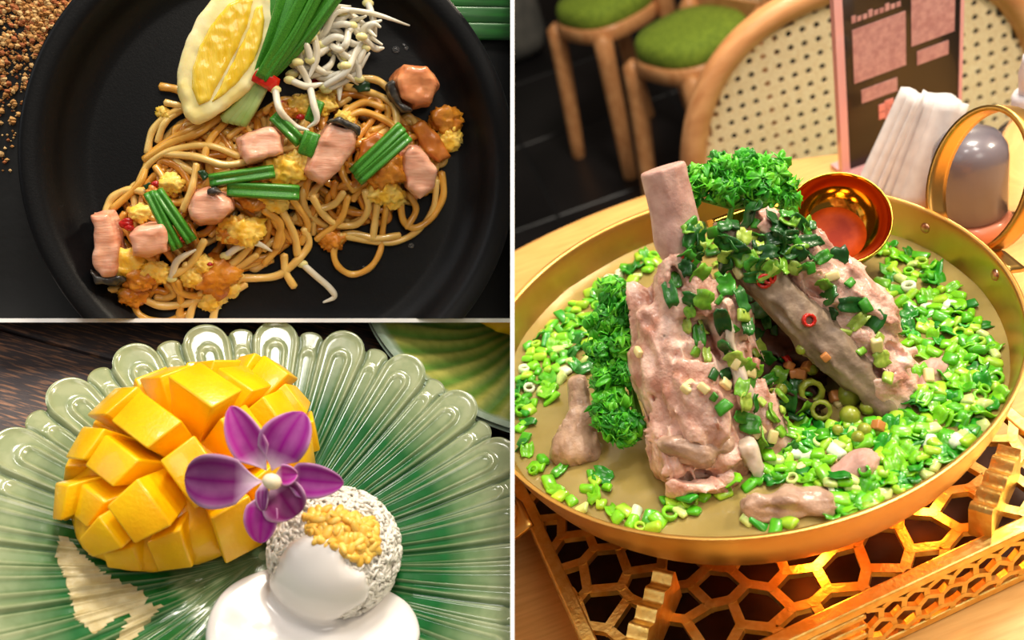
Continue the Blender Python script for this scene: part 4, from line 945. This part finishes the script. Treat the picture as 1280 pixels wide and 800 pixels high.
BODY = [(215, 150), (260, 138), (300, 150), (345, 118), (400, 120), (440, 108), (490, 125), (540, 150), (562, 190), (548, 235), (505, 270), (470, 285), (430, 292), (385, 300), (345, 332), (290, 350), (230, 378), (160, 382), (130, 352), (118, 300), (150, 250), (180, 212)]
def depth_in(u, v):
    if not in_poly(u, v, BODY): return 0.0
    d = 1e9
    for i in range(len(BODY)):
        a, b = np.array(BODY[i], float), np.array(BODY[i - 1], float); e = b - a; p = np.array([u, v]) - a; t_ = min(1, max(0, p @ e / (e @ e))); d = min(d, float(np.linalg.norm(p - e * t_)))
    return d
def hmax(u, v): return .0035 + .013 * min(1, depth_in(u, v) / 60) ** .8
M_NOOD = [mat('egg_noodle', C(232, 178, 80), .3, col2=C(210, 142, 44), scale=90, ramp=(.3, .75), sss=.15, coat=.5),
          mat('pale_noodle', C(242, 204, 122), .3, col2=C(222, 172, 80), scale=90, ramp=(.3, .75), sss=.15, coat=.5),
          mat('brown_noodle', C(216, 150, 50), .28, col2=C(182, 108, 26), scale=90, ramp=(.3, .75), sss=.15, coat=.6)]
def noodle(px, hs, rad=4.3, m_=None, lab='glossy yellow stir-fried noodle strand in the tangle', grp='noodle strands on the black plate'):
    P = spline(np.array([N(u, v, h) for (u, v), h in zip(px, hs)]), max(12, int(len(px) * 6))); r = rad * PXN
    P[:, 2] = np.maximum(P[:, 2], r * .95 + np.maximum(0, np.hypot(P[:, 0] - .0078, P[:, 1]) - .103) * .45)
    thing('noodle_strand', tube(P, r * (1 + .05 * np.sin(np.arange(len(P)))), 8), m_ or rn.choice(M_NOOD), FN, lab, 'noodle', grp)
HAND = [[(200, 108), (222, 112), (240, 122), (265, 140)], [(206, 128), (222, 132), (240, 142), (258, 160)], [(184, 192), (190, 165), (205, 148), (228, 136), (256, 135)], [(197, 178), (205, 155), (222, 140), (250, 128)],
        [(132, 268), (140, 248), (160, 238), (180, 240), (200, 252), (215, 262)], [(160, 262), (185, 270), (215, 285), (240, 300)], [(140, 262), (175, 228), (190, 192), (230, 166), (275, 150)],
        [(170, 238), (185, 206), (215, 188), (260, 182), (300, 196)], [(180, 200), (215, 178), (250, 165), (282, 140)], [(200, 192), (245, 196), (280, 206), (312, 202)], [(194, 208), (205, 225), (206, 248)], [(246, 205), (240, 235), (228, 264)],
        [(484, 250), (478, 290), (475, 315), (462, 335), (440, 343), (422, 332), (418, 312), (432, 292)], [(546, 225), (541, 262), (520, 290), (490, 303), (455, 300), (420, 293)], [(552, 215), (554, 245), (541, 270), (520, 285), (504, 275), (500, 245)],
        [(456, 238), (460, 262), (446, 280), (420, 280), (402, 265), (390, 245)], [(472, 250), (466, 300)], [(300, 348), (345, 345), (372, 325), (386, 305), (380, 285)], [(355, 318), (357, 340), (368, 359)], [(170, 368), (200, 382), (240, 378), (272, 365), (305, 345)],
        [(165, 372), (175, 394), (205, 402), (235, 392)], [(150, 378), (147, 402)], [(224, 396), (226, 376), (222, 350)], [(236, 398), (246, 372), (268, 355)], [(265, 402), (275, 376), (308, 355)], [(430, 108), (460, 115), (488, 128), (496, 150), (488, 172)],
        [(438, 98), (470, 100), (492, 116)], [(420, 158), (450, 140), (485, 152), (500, 168)], [(330, 262), (350, 280), (345, 310)], [(352, 262), (368, 295), (372, 320)], [(398, 262), (418, 255), (430, 240)], [(435, 245), (425, 275), (395, 300)], [(340, 268), (352, 300), (330, 330)],
        [(366, 250), (385, 280), (376, 305)], [(300, 270), (315, 300), (290, 330), (262, 336)], [(230, 330), (250, 345), (290, 338), (322, 318)], [(210, 335), (225, 365), (258, 372)], [(256, 300), (238, 330), (215, 345)], [(130, 345), (118, 365), (150, 360)], [(480, 135), (455, 128), (432, 140), (415, 160)],
        [(300, 130), (285, 150), (262, 175), (255, 200)], [(315, 140), (302, 158), (285, 172)], [(330, 140), (355, 125), (378, 128)], [(510, 240), (520, 262), (508, 285)], [(405, 300), (440, 292), (470, 298), (500, 294)]]
for px in HAND:
    base = [hmax(u, v) + .002 + .002 * rn.random() for u, v in px]
    lbn = {12: 'noodle strand curled in a round loop low on the bare plate', 13: 'long noodle strand sweeping in an arc along the right edge', 0: 'topmost noodle end poking out left of the lemon tip', 1: 'short noodle end just below the topmost one', 4: 'noodle strand arching over the long left salmon piece'}.get(HAND.index(px))
    noodle(px, base, rn.uniform(4.0, 4.9), rn.choice(M_NOOD[:2]), **({'lab': lbn} if lbn else {}))
for k in range(190):
    for _ in range(50):
        u, v = rn.uniform(115, 560), rn.uniform(110, 385)
        if depth_in(u, v) > 8: break
    a = rn.choice([rn.uniform(0, 6.3), rn.gauss(-.7, .6), rn.gauss(1.1, .5)]); cv = rn.uniform(-.025, .025); px = []; lv = rn.random() ** .8
    for i in range(rn.randint(7, 15)):
        px.append((u, v)); cv += rn.uniform(-.012, .012); cv = max(-.05, min(.05, cv)); a += cv * 13
        nu_, nv_ = u + 13 * math.cos(a), v + 13 * math.sin(a)
        if depth_in(nu_, nv_) < 5:
            a += 1.1 if cv > 0 else -1.1; nu_, nv_ = u + 13 * math.cos(a), v + 13 * math.sin(a)
            if depth_in(nu_, nv_) < 2: break
        u, v = nu_, nv_
    if len(px) < 4: continue
    noodle(px, [max(.002, hmax(x, y) * lv + .001 * math.sin(i * .9 + k)) for i, (x, y) in enumerate(px)], rn.uniform(3.9, 5.0))

# ---- salmon
M_SALM = mat('seared_salmon', C(236, 180, 150), .4, col2=C(206, 128, 94), scale=70, detail=6, ramp=(.36, .70), stretch=(.7, 4, 1, .6), bump=.35, bscale=160, sss=.3, sssr=(1, .4, .25), coat=.3)
M_SALB = mat('browned_salmon', C(236, 156, 102), .4, col2=C(186, 100, 52), scale=60, ramp=(.3, .75), stretch=(1, 3, 1, -.5), bump=.25, bscale=140, sss=.25, coat=.35)
M_SKIN = mat('fish_skin', C(44, 40, 36), .4, col2=C(92, 82, 68), scale=220, ramp=(.45, .7), bump=.4, coat=.3)
SAL = [('browned salmon cube with dark skin apart at the upper right', [(490, 98), (505, 78), (535, 80), (554, 105), (541, 131), (520, 137), (497, 126)], [(485, 103), (494, 100), (502, 128), (520, 139), (505, 139), (490, 122)], M_SALB, .0),
       ('pale salmon cube just below the tied chives', [(295, 172), (308, 161), (343, 155), (358, 165), (357, 193), (332, 202), (308, 210), (299, 195)], None, M_SALM, 0),
       ('largest salmon slice with dark skin along its top, at the centre', [(378, 214), (396, 170), (413, 150), (449, 162), (447, 188), (426, 215), (405, 233), (386, 224)], [(410, 152), (424, 146), (452, 158), (449, 170), (438, 160), (420, 155)], M_SALM, 0),
       ('salmon chunk at the right end beside the fried egg', [(500, 190), (512, 176), (530, 185), (550, 212), (546, 236), (525, 250), (506, 236)], None, M_SALM, 0),
       ('salmon chunk with a black skin spot left of the chive pair', [(230, 262), (240, 238), (258, 231), (292, 246), (294, 262), (276, 282), (250, 284), (234, 276)], [(258, 237), (268, 234), (276, 240), (268, 244), (259, 243)], M_SALM, 0),
       ('salmon chunk next to the crossed chive strips, lower left', [(157, 292), (170, 281), (204, 277), (217, 300), (212, 317), (182, 325), (165, 321)], None, M_SALM, 0),
       ('long upright salmon piece with charred bottom at the far left', [(111, 266), (140, 262), (149, 285), (154, 322), (148, 350), (126, 351), (113, 338)], [(110, 340), (120, 347), (150, 346), (157, 352), (146, 359), (118, 356)], M_SALM, 0)]
for lb, poly, skin, m_, _ in SAL:
    cu, cv = np.mean(poly, 0); h0 = max(.004, hmax(cu, cv) - .004); h1 = h0 + .021
    P3 = [N(cu + (u - cu) * 1.02, cv + (v - cv) * 1.02, h1 - .004) for u, v in poly]; ax2 = rn.uniform(0, 6.3)
    so = root('salmon_chunk', lb, 'salmon', FN, N(cu, cv, h0))
    tl = (lambda P, a_=ax2, c_=N(cu, cv, h0): .10 * ((P[..., 0] - c_[0]) * math.cos(a_) + (P[..., 1] - c_[1]) * math.sin(a_)))
    part('flesh', slab(P3, h0, h1, .0034, .0011, nz=lambda P: .0012 * fbm(P, 130, 2) + .0007 * np.abs(noise(P @ np.array([[1, 0, 0], [0, .3, 0], [0, 0, 1.]]), 330)), taper=.10, tilt=tl), m_, so)
    if skin:
        dz = .0012 if 'spot' in lb or 'top' in lb else -.002
        part('skin', slab([N(u, v, h1) for u, v in skin], h0 + .003, h1 + dz, .0016, .0009, nz=lambda P: .0008 * fbm(P, 260, 2), tilt=tl), M_SKIN, so, 'dark fish skin')

# ---- egg, tofu
M_EGG = mat('scrambled_egg', C(252, 194, 52), .4, col2=C(252, 222, 128), scale=120, ramp=(.35, .7), bump=.4, bscale=400, sss=.25, coat=.25)
M_EGGB = mat('browned_egg', C(226, 150, 40), .4, col2=C(190, 100, 24), scale=120, ramp=(.3, .7), bump=.4, bscale=400, coat=.3)
ICO4 = ico(4)
EGG = [(272, 345, 17), (285, 355, 11), (300, 288, 15), (288, 292, 9), (355, 212, 15), (372, 205, 11), (484, 212, 15), (478, 238, 13), (492, 246, 10), (556, 150, 14), (562, 172, 11), (330, 242, 11), (316, 250, 10), (345, 252, 9), (160, 330, 14), (176, 346, 12), (196, 340, 10), (268, 372, 10),
       (166, 368, 10), (240, 345, 10), (255, 330, 9), (416, 300, 10), (376, 132, 10), (402, 132, 11), (352, 140, 9), (430, 150, 8), (205, 142, 6), (196, 245, 9), (180, 268, 9), (215, 230, 9), (320, 220, 8), (410, 118, 8), (262, 380, 8)]
for k, (u, v, r) in enumerate(EGG):
    r *= 1.18
    c = N(u, v, hmax(u, v) + .003); V = ICO4[0] * [1.15, .95, .65]; V = V * (1 + .34 * fbm(ICO4[0] + k * 3.1, 1.5, 2) + .42 * np.abs(noise(ICO4[0] + k, 4.5)) + .12 * noise(ICO4[0] + k, 10))[:, None] * r * PXN
    thing('scrambled_egg_piece', (V + c, ICO4[1]), M_EGG if k % 3 else M_EGGB, FN, 'small curd of scrambled egg among the noodles', 'egg', 'scrambled egg curds')
M_TOFU = mat('fried_tofu', C(196, 116, 30), .4, col2=C(164, 84, 16), scale=90, bump=.3, coat=.4)
for lb, poly in (('brown fried tofu strip between the chive pair and the egg', [(444, 205), (452, 176), (470, 165), (482, 172), (474, 196), (455, 212)]), ('brown fried tofu slab by the egg at the right end', [(512, 158), (528, 150), (552, 176), (562, 196), (548, 204), (530, 190)])):
    cu, cv = np.mean(poly, 0); h = hmax(cu, cv); thing('fried_tofu', slab([N(u, v, h) for u, v in poly], h - .002, h + .007, .002, .001, nz=lambda P: .0008 * fbm(P, 200, 2)), M_TOFU, FN, lb, 'tofu')

# ---- chives
M_CHIV = mat('garlic_chive', C(74, 150, 38), .38, col2=C(42, 112, 22), scale=30, stretch=(60, 60, 60), coat=.3, bump=.1)
def strip(p0, p1, wpx, h, th=.0028, lift=.0):
    a, b = N(*p0, h), N(*p1, h + lift); d = nrm(b - a); s = nrm(np.cross((0, 0, 1), d)); n, m = 10, 7; G = np.zeros((n, m, 3)); W_ = wpx * PXN / 2
    for i in range(n):
        for j in range(m):
            x = j / (m - 1) * 2 - 1; G[i, j] = a + (b - a) * i / (n - 1) + s * W_ * x + np.array([0, 0, .0016 * (abs(x) - .5) + .0012 * math.sin(i / (n - 1) * PI)])
    return sheet(G, th)
for lb, strips in (('two green chive strips crossing the left salmon chunk', [((186, 240), (222, 311), 11), ((196, 238), (240, 302), 11)]),
                   ('pointed chive piece below the middle salmon', [((262, 226), (343, 214), 13)]), ('broad chive piece lying level below the pointed one', [((284, 236), (374, 241), 16)]),
                   ('folded pair of chive strips beside the right salmon', [((441, 217), (503, 158), 12), ((447, 226), (511, 170), 12)]),
                   ('dark chive strip slanting from the tie to the centre salmon', [((342, 144), (376, 178), 13)]), ('short chive piece tucked beside the centre salmon', [((382, 194), (391, 166), 18)]), ('short upright chive under the hanging sprout', [((388, 152), (398, 126), 14)])):
    cu = np.mean([(a[0] + b[0]) / 2 for a, b, w_ in strips]); cv = np.mean([(a[1] + b[1]) / 2 for a, b, w_ in strips]); h = hmax(cu, cv) + .010
    so = root('chive_piece', lb, 'chive', FN, N(cu, cv, h - .002))
    for a, b, w_ in strips: part('strip', strip(a, b, w_, h, lift=.001), M_CHIV, so)
so = root('tied_chive_bundle', 'bundle of long green chives tied with a red chili ring', 'chives', FN, N(325, 96, .012))
M_CHIB = mat('chive_stem', C(150, 190, 90), .38, col2=C(196, 214, 150), scale=40, coat=.3)
for k in range(8):
    f_ = k / 7; tipu = 345 + 84 * f_; mid = (320 + 12 * f_, 96 + 4 * f_); hh = .020 + .005 * math.sin(f_ * PI) + .0015 * (k % 2)
    P = spline([N(*mid, hh), N(mid[0] + (tipu - mid[0]) * .5, 46 + 4 * f_, hh + .004), N(tipu, -8 - 6 * (k % 3), hh + .006), N(tipu + (tipu - mid[0]) * .25, -40, hh + .005)], 24)
    part('leaf', strap(P, nrm(np.cross(P[-1] - P[0], (0, 0, 1))) + np.array([0, 0, .5 * (-1) ** k]), .0062, .0011), M_CHIV, so)
for k in range(4):
    f_ = k / 3; P = spline([N(320 + 12 * f_, 98 + 4 * f_, .020), N(302 + 14 * f_, 128 + 5 * f_, .018), N(280 + 22 * f_, 150 + 5 * f_, .015)], 12); part('stem', tube(P, .0030, 8, .8), M_CHIB, so, 'pale chive stem')
tc_, td_ = N(326, 97, .020), nrm(N(345, 60, .02) - N(318, 112, .02)); prof = np.array([(.0092, -.0042), (.0100, -.002), (.0102, .001), (.0094, .0042), (.0078, .0042), (.0078, -.0042)]); V, F = orient(lathe(prof, 32, close=True), td_, x=(0, 0, 1), loc=(0, 0, 0)); V = V * [1.02, 1.02, .62]
part('chili_ring', (V + tc_, F), mat('red_chili_ring', C(208, 34, 16), .22, coat=.6), so, 'shiny red chili ring')

# ---- lemon wedge
M_RIND = mat('lemon_pith', C(244, 232, 178), .5, col2=C(238, 214, 110), scale=40, ramp=(.4, .7), bump=.15, bscale=300, sss=.2)
M_LFL = mat('lemon_flesh', C(232, 190, 34), .18, col2=C(244, 212, 84), scale=60, detail=5, ramp=(.35, .7), stretch=(6, 1.2, 1, .5), bump=.25, bscale=200, sss=.4, sssr=(1, .8, .2), coat=.6)
LEM = [(232, 112), (233, 88), (242, 58), (256, 28), (276, 2), (296, -14), (322, -10), (334, 2), (338, 22), (335, 48), (324, 78), (304, 106), (280, 126), (262, 138), (246, 146), (240, 140)]
so = root('lemon_wedge', 'juicy lemon wedge with cut faces up at the top of the plate', 'lemon', FN, N(285, 65, .004))
part('rind', slab([N(u, v, .022) for u, v in LEM], .003, .026, .006, .0013, taper=-.25, nz=lambda P: .0004 * fbm(P, 200, 2)), M_RIND, so)
part('flesh_segment', slab([N(u, v, .027) for u, v in [(239, 110), (240, 88), (249, 58), (264, 30), (284, 6), (304, -6), (317, -2), (310, 30), (291, 72), (274, 104), (262, 126), (248, 132)]], .020, .0275, .0016, .0011, nz=lambda P: .0003 * fbm(P, 300, 2)), M_LFL, so)
part('flesh_segment', slab([N(u, v, .027) for u, v in [(311, 34), (319, 8), (328, 6), (331, 24), (328, 48), (318, 76), (299, 102), (276, 122), (263, 129), (275, 106), (292, 74)]], .020, .0272, .0016, .0011, nz=lambda P: .0003 * fbm(P, 300, 2)), M_LFL, so)

# ---- bean sprouts
M_SPR = mat('bean_sprout', C(238, 232, 216), .25, col2=C(220, 208, 182), scale=60, sss=.5, sssr=(1, .95, .85), coat=.5)
M_SPH = mat('sprout_head', C(232, 220, 152), .35, sss=.3, coat=.3)
SPR = [[(395, 10), (430, 12), (470, 18), (512, 32)], [(400, 38), (430, 30), (455, 42), (478, 56)], [(392, 40), (396, 70), (386, 98)], [(405, 108), (432, 90), (445, 65), (462, 40), (466, 16)], [(408, 112), (440, 95), (462, 66)], [(432, 82), (425, 105), (424, 126)],
       [(375, 56), (395, 68), (415, 58), (426, 76)], [(368, 80), (388, 94), (412, 82), (420, 60)], [(372, 78), (385, 102), (392, 130), (396, 150), (384, 160)], [(344, 112), (350, 138), (368, 157), (386, 163)], [(452, 46), (468, 60), (480, 60)], [(440, 32), (450, 42), (466, 30), (476, 34)],
       [(398, 22), (425, 24), (442, 14)], [(380, 66), (400, 88), (425, 92)], [(366, 92), (380, 84), (402, 90)], [(414, 28), (410, 50), (424, 62), (440, 52)], [(372, 62), (384, 80), (374, 98)], [(456, 60), (446, 80), (430, 100)], [(402, 56), (420, 46), (446, 56), (462, 50)],
       [(384, 30), (398, 44), (392, 62)], [(362, 100), (384, 108), (404, 104)], [(428, 16), (446, 24), (470, 46)], [(460, 4), (466, 22), (470, 46)], [(378, 330), (395, 345), (412, 360), (418, 371), (404, 378)], [(282, 320), (300, 308), (320, 304), (340, 314)], [(214, 348), (222, 326), (245, 312)]]
for k in range(20):
    u0, v0 = rn.uniform(362, 460), rn.uniform(18, 108); a_ = rn.uniform(-2.2, .6); b_ = a_ + rn.uniform(-1.2, 1.2)
    SPR.append([(u0, v0), (u0 + 20 * math.cos(a_), v0 + 20 * math.sin(a_)), (u0 + 20 * math.cos(a_) + 26 * math.cos(b_), v0 + 20 * math.sin(a_) + 26 * math.sin(b_)), (u0 + 20 * math.cos(a_) + 44 * math.cos(b_ + .4), v0 + 20 * math.sin(a_) + 44 * math.sin(b_ + .4))])
SPR = [p for p in SPR if all(345 < q_[0] < 482 and 4 < q_[1] < 125 for q_ in p) or p in SPR[:26]]
for k, px in enumerate(SPR):
    low = 23 <= k <= 25; h = [.006 if low and k == 23 else hmax(u, v) + .004 if low else .012 + .012 * rn.random() + (.006 if k in (8, 9) else 0) for u, v in px]
    P = spline([N(u, v, hh) for (u, v), hh in zip(px, h)], 26); so = root('bean_sprout', {0: 'bean sprout with a long thin tail reaching right from the heap', 8: 'bean sprout hanging straight down from the heap', 9: 'bean sprout curving left below the chili ring', 23: 'white sprout lying on the bare plate below the noodles', 24: 'white sprout arching over the lower middle noodles', 25: 'short white sprout below the left chive strips'}.get(k, 'crisp white bean sprout in the heap beside the chives'), 'sprout', FN, P[0], 'bean sprouts on the noodles' if low else 'bean sprouts in the heap')
    tt = np.linspace(0, 1, 26); r = (4.2 - 2.9 * np.clip((tt - .6) / .4, 0, 1) ** 1.2) * PXN * (1 if k not in (0, 12) else .8)
    part('shoot', tube(P, r, 8), M_SPR, so)
    part('head', (ICO2[0] @ np.diag([.0034, .0024, .0022]) + P[0], ICO2[1]), M_SPH, so)

# ---- bits
M_DKL = mat('dark_green_leaf', C(18, 48, 20), .3, col2=C(34, 76, 30), scale=60, coat=.4); M_RCH = mat('red_chili_flake', C(176, 20, 16), .25, coat=.5)
for lb, poly in (('dark green leaf bit beside the sprouts', [(440, 108), (452, 98), (462, 104), (463, 113), (448, 116)]), ('dark leaf bit above the spotted salmon', [(247, 214), (256, 212), (262, 220), (254, 226)]), ('dark burnt bit near the left noodles', [(180, 232), (188, 226), (192, 234), (184, 240)])):
    cu, cv = np.mean(poly, 0); h = hmax(cu, cv) + .004; thing('leaf_bit', slab([N(u, v, h) for u, v in poly], h, h + .003, .0008, .0006, nz=lambda P: .0006 * fbm(P, 300, 2)), M_DKL, FN, lb, 'leaf')
for k, (u, v, r) in enumerate(((157, 280, 5), (162, 285, 4), (394, 104, 5), (170, 355, 3), (376, 146, 4), (195, 230, 4), (226, 300, 3), (262, 330, 3), (448, 216, 4), (352, 128, 3), (160, 276, 4))):
    V = ICO2[0] * [1.4, .9, .5] * (1 + .3 * fbm(ICO2[0] + k, 2, 2))[:, None] * r * PXN; thing('chili_flake', (V + N(u, v, hmax(u, v) + .006), ICO2[1]), M_RCH, FN, 'small red chili flake among the noodles', 'chili', 'red chili flakes in the noodles')
M_DROP = mat('oil_drop', (.6, .6, .6, 1), .02, trans=.9, ior=1.33)
for (u, v, r) in ((495, 62, 5), (508, 60, 3), (514, 307, 4), (455, 334, 2), (85, 318, 3), (505, 56, 2)):
    V = ICO2[0] * [1, .85, .3] * r * PXN; thing('oil_drop', (V + N(u, v, .001), ICO2[1]), M_DROP, FN, 'clear oil drop on the bare black plate', 'drop', 'oil drops on the black plate')
# ---- banana leaf and ground peanuts on the board
M_BAN = mat('banana_leaf', C(34, 104, 34), .35, col2=C(20, 74, 24), scale=20, stretch=(1, 14, 1), coat=.4, bump=.2)
bl = root('banana_leaf', 'folded green banana leaf at the top right corner', 'leaf', FN, N(600, 20, NZ))
for k in range(5):
    v0 = -42 + k * 20; a, b = N(515, v0, NZ + .003), N(645, v0 + 2, NZ + .003); G = np.zeros((14, 7, 3))
    for i in range(14):
        for j in range(7):
            x = j / 6 * 2 - 1; p = a + (b - a) * i / 13; G[i, j] = p + np.array([0, -x * 10.6 * PXN, .0010 + .0006 * (1 - x * x)])
    part('leaf_rib_fold', sheet(G, .0010), M_BAN, bl)
M_NUT = mat('ground_peanut', C(206, 156, 92), .8, attr=True, col2=(.7, .6, .5, 1), scale=300)
cr, cc_ = [], []
def crumb(u, v, r):
    b_ = ICO1 if r > 3 else OCT; V = b_[0] * (1 + .3 * np.array([rn.uniform(-1, 1) for _ in range(len(b_[0]))]))[:, None] * r * PXN
    cr.append((V + N(u, v, NZ + .5 * r * PXN), b_[1])); cc_.append(np.tile(np.array(rn.choice([C(214, 164, 98), C(190, 136, 74), C(226, 188, 128), C(176, 104, 58)])[:3]), (len(V), 1)))
OCT = (np.array([(1, 0, 0), (-1, 0, 0), (0, 1, 0), (0, -1, 0), (0, 0, 1), (0, 0, -1)], float), [[0, 2, 4], [2, 1, 4], [1, 3, 4], [3, 0, 4], [2, 0, 5], [1, 2, 5], [3, 1, 5], [0, 3, 5]])
k = 0
while k < 4200:
    u, v = rn.uniform(-30, 125), rn.uniform(-20, 215)
    if (u - 335) ** 2 + (v - 212) ** 2 < 318 ** 2: continue
    dens = math.exp(-max(0, (v - 20 + .25 * (u - 20))) / 45) * math.exp(-max(0, u - 85) / 14)
    if 15 < v < 48 and -5 < u < 24: dens *= .25
    k += 1
    if rn.random() > dens + .04: continue
    crumb(u, v, rn.choice([1.2, 1.6, 2.0, 2.0, 2.6, 3.4]))
o = thing('ground_peanuts', merge(*cr), M_NUT, FN, 'scatter of coarse ground peanuts on the black board at the upper left', 'peanuts', col=np.concatenate(cc_), smooth=False); o['kind'] = 'stuff'

# ================================================================== trim what meets the white partition boards
def trim(fr_objs):
    dx = .0008; W2C = lambda p: BR @ (np.array(p) - np.array([0, 0, CAMZ]))
    for o, sides in fr_objs:
        me = o.data; mw = o.matrix_world; inv = mw.inverted()
        co = np.empty(len(me.vertices) * 3); me.vertices.foreach_get('co', co); co = co.reshape(-1, 3)
        m = np.array(mw); cc = (co @ m[:3, :3].T + m[:3, 3] - np.array([0, 0, CAMZ])) @ BR.T
        todo = []
        for ax, sg in sides:
            lim = cc[:, ax] * sg
            if lim.max() <= -dx: continue
            if lim.min() >= -dx: todo = None; break
            todo.append((ax, sg))
        if todo is None: kill.append(o); continue
        if not todo: continue
        if me.users > 1: me = me.copy(); o.data = me
        bm = bmesh.new(); bm.from_mesh(me)
        for ax, sg in todo:
            nw = Vector((BR[ax] * sg).tolist()); pw = Vector((np.array([0, 0, CAMZ]) - BR[ax] * sg * dx).tolist())
            bmesh.ops.bisect_plane(bm, geom=list(bm.verts) + list(bm.edges) + list(bm.faces), dist=1e-7, plane_co=inv @ pw, plane_no=(inv.to_3x3() @ nw).normalized(), clear_outer=True)
        bm.to_mesh(me); bm.free(); me.update()
        if len(me.polygons) == 0: kill.append(o)
kill = []
bpy.context.view_layer.update()
todo = []
for o in list(bpy.data.objects):
    if o.type != 'MESH': continue
    s = SETOF.get(top(o).name)
    if s == 'N': todo.append((o, [(0, 1), (1, -1)]))
    elif s == 'M': todo.append((o, [(0, 1), (1, 1)]))
    elif s == 'R': todo.append((o, [(0, -1)]))
trim(todo)
for o in kill:
    bpy.data.objects.remove(o)
for o in [o for o in bpy.data.objects if o.type == 'EMPTY' and not o.children]:
    bpy.data.objects.remove(o)
bpy.context.view_layer.update()
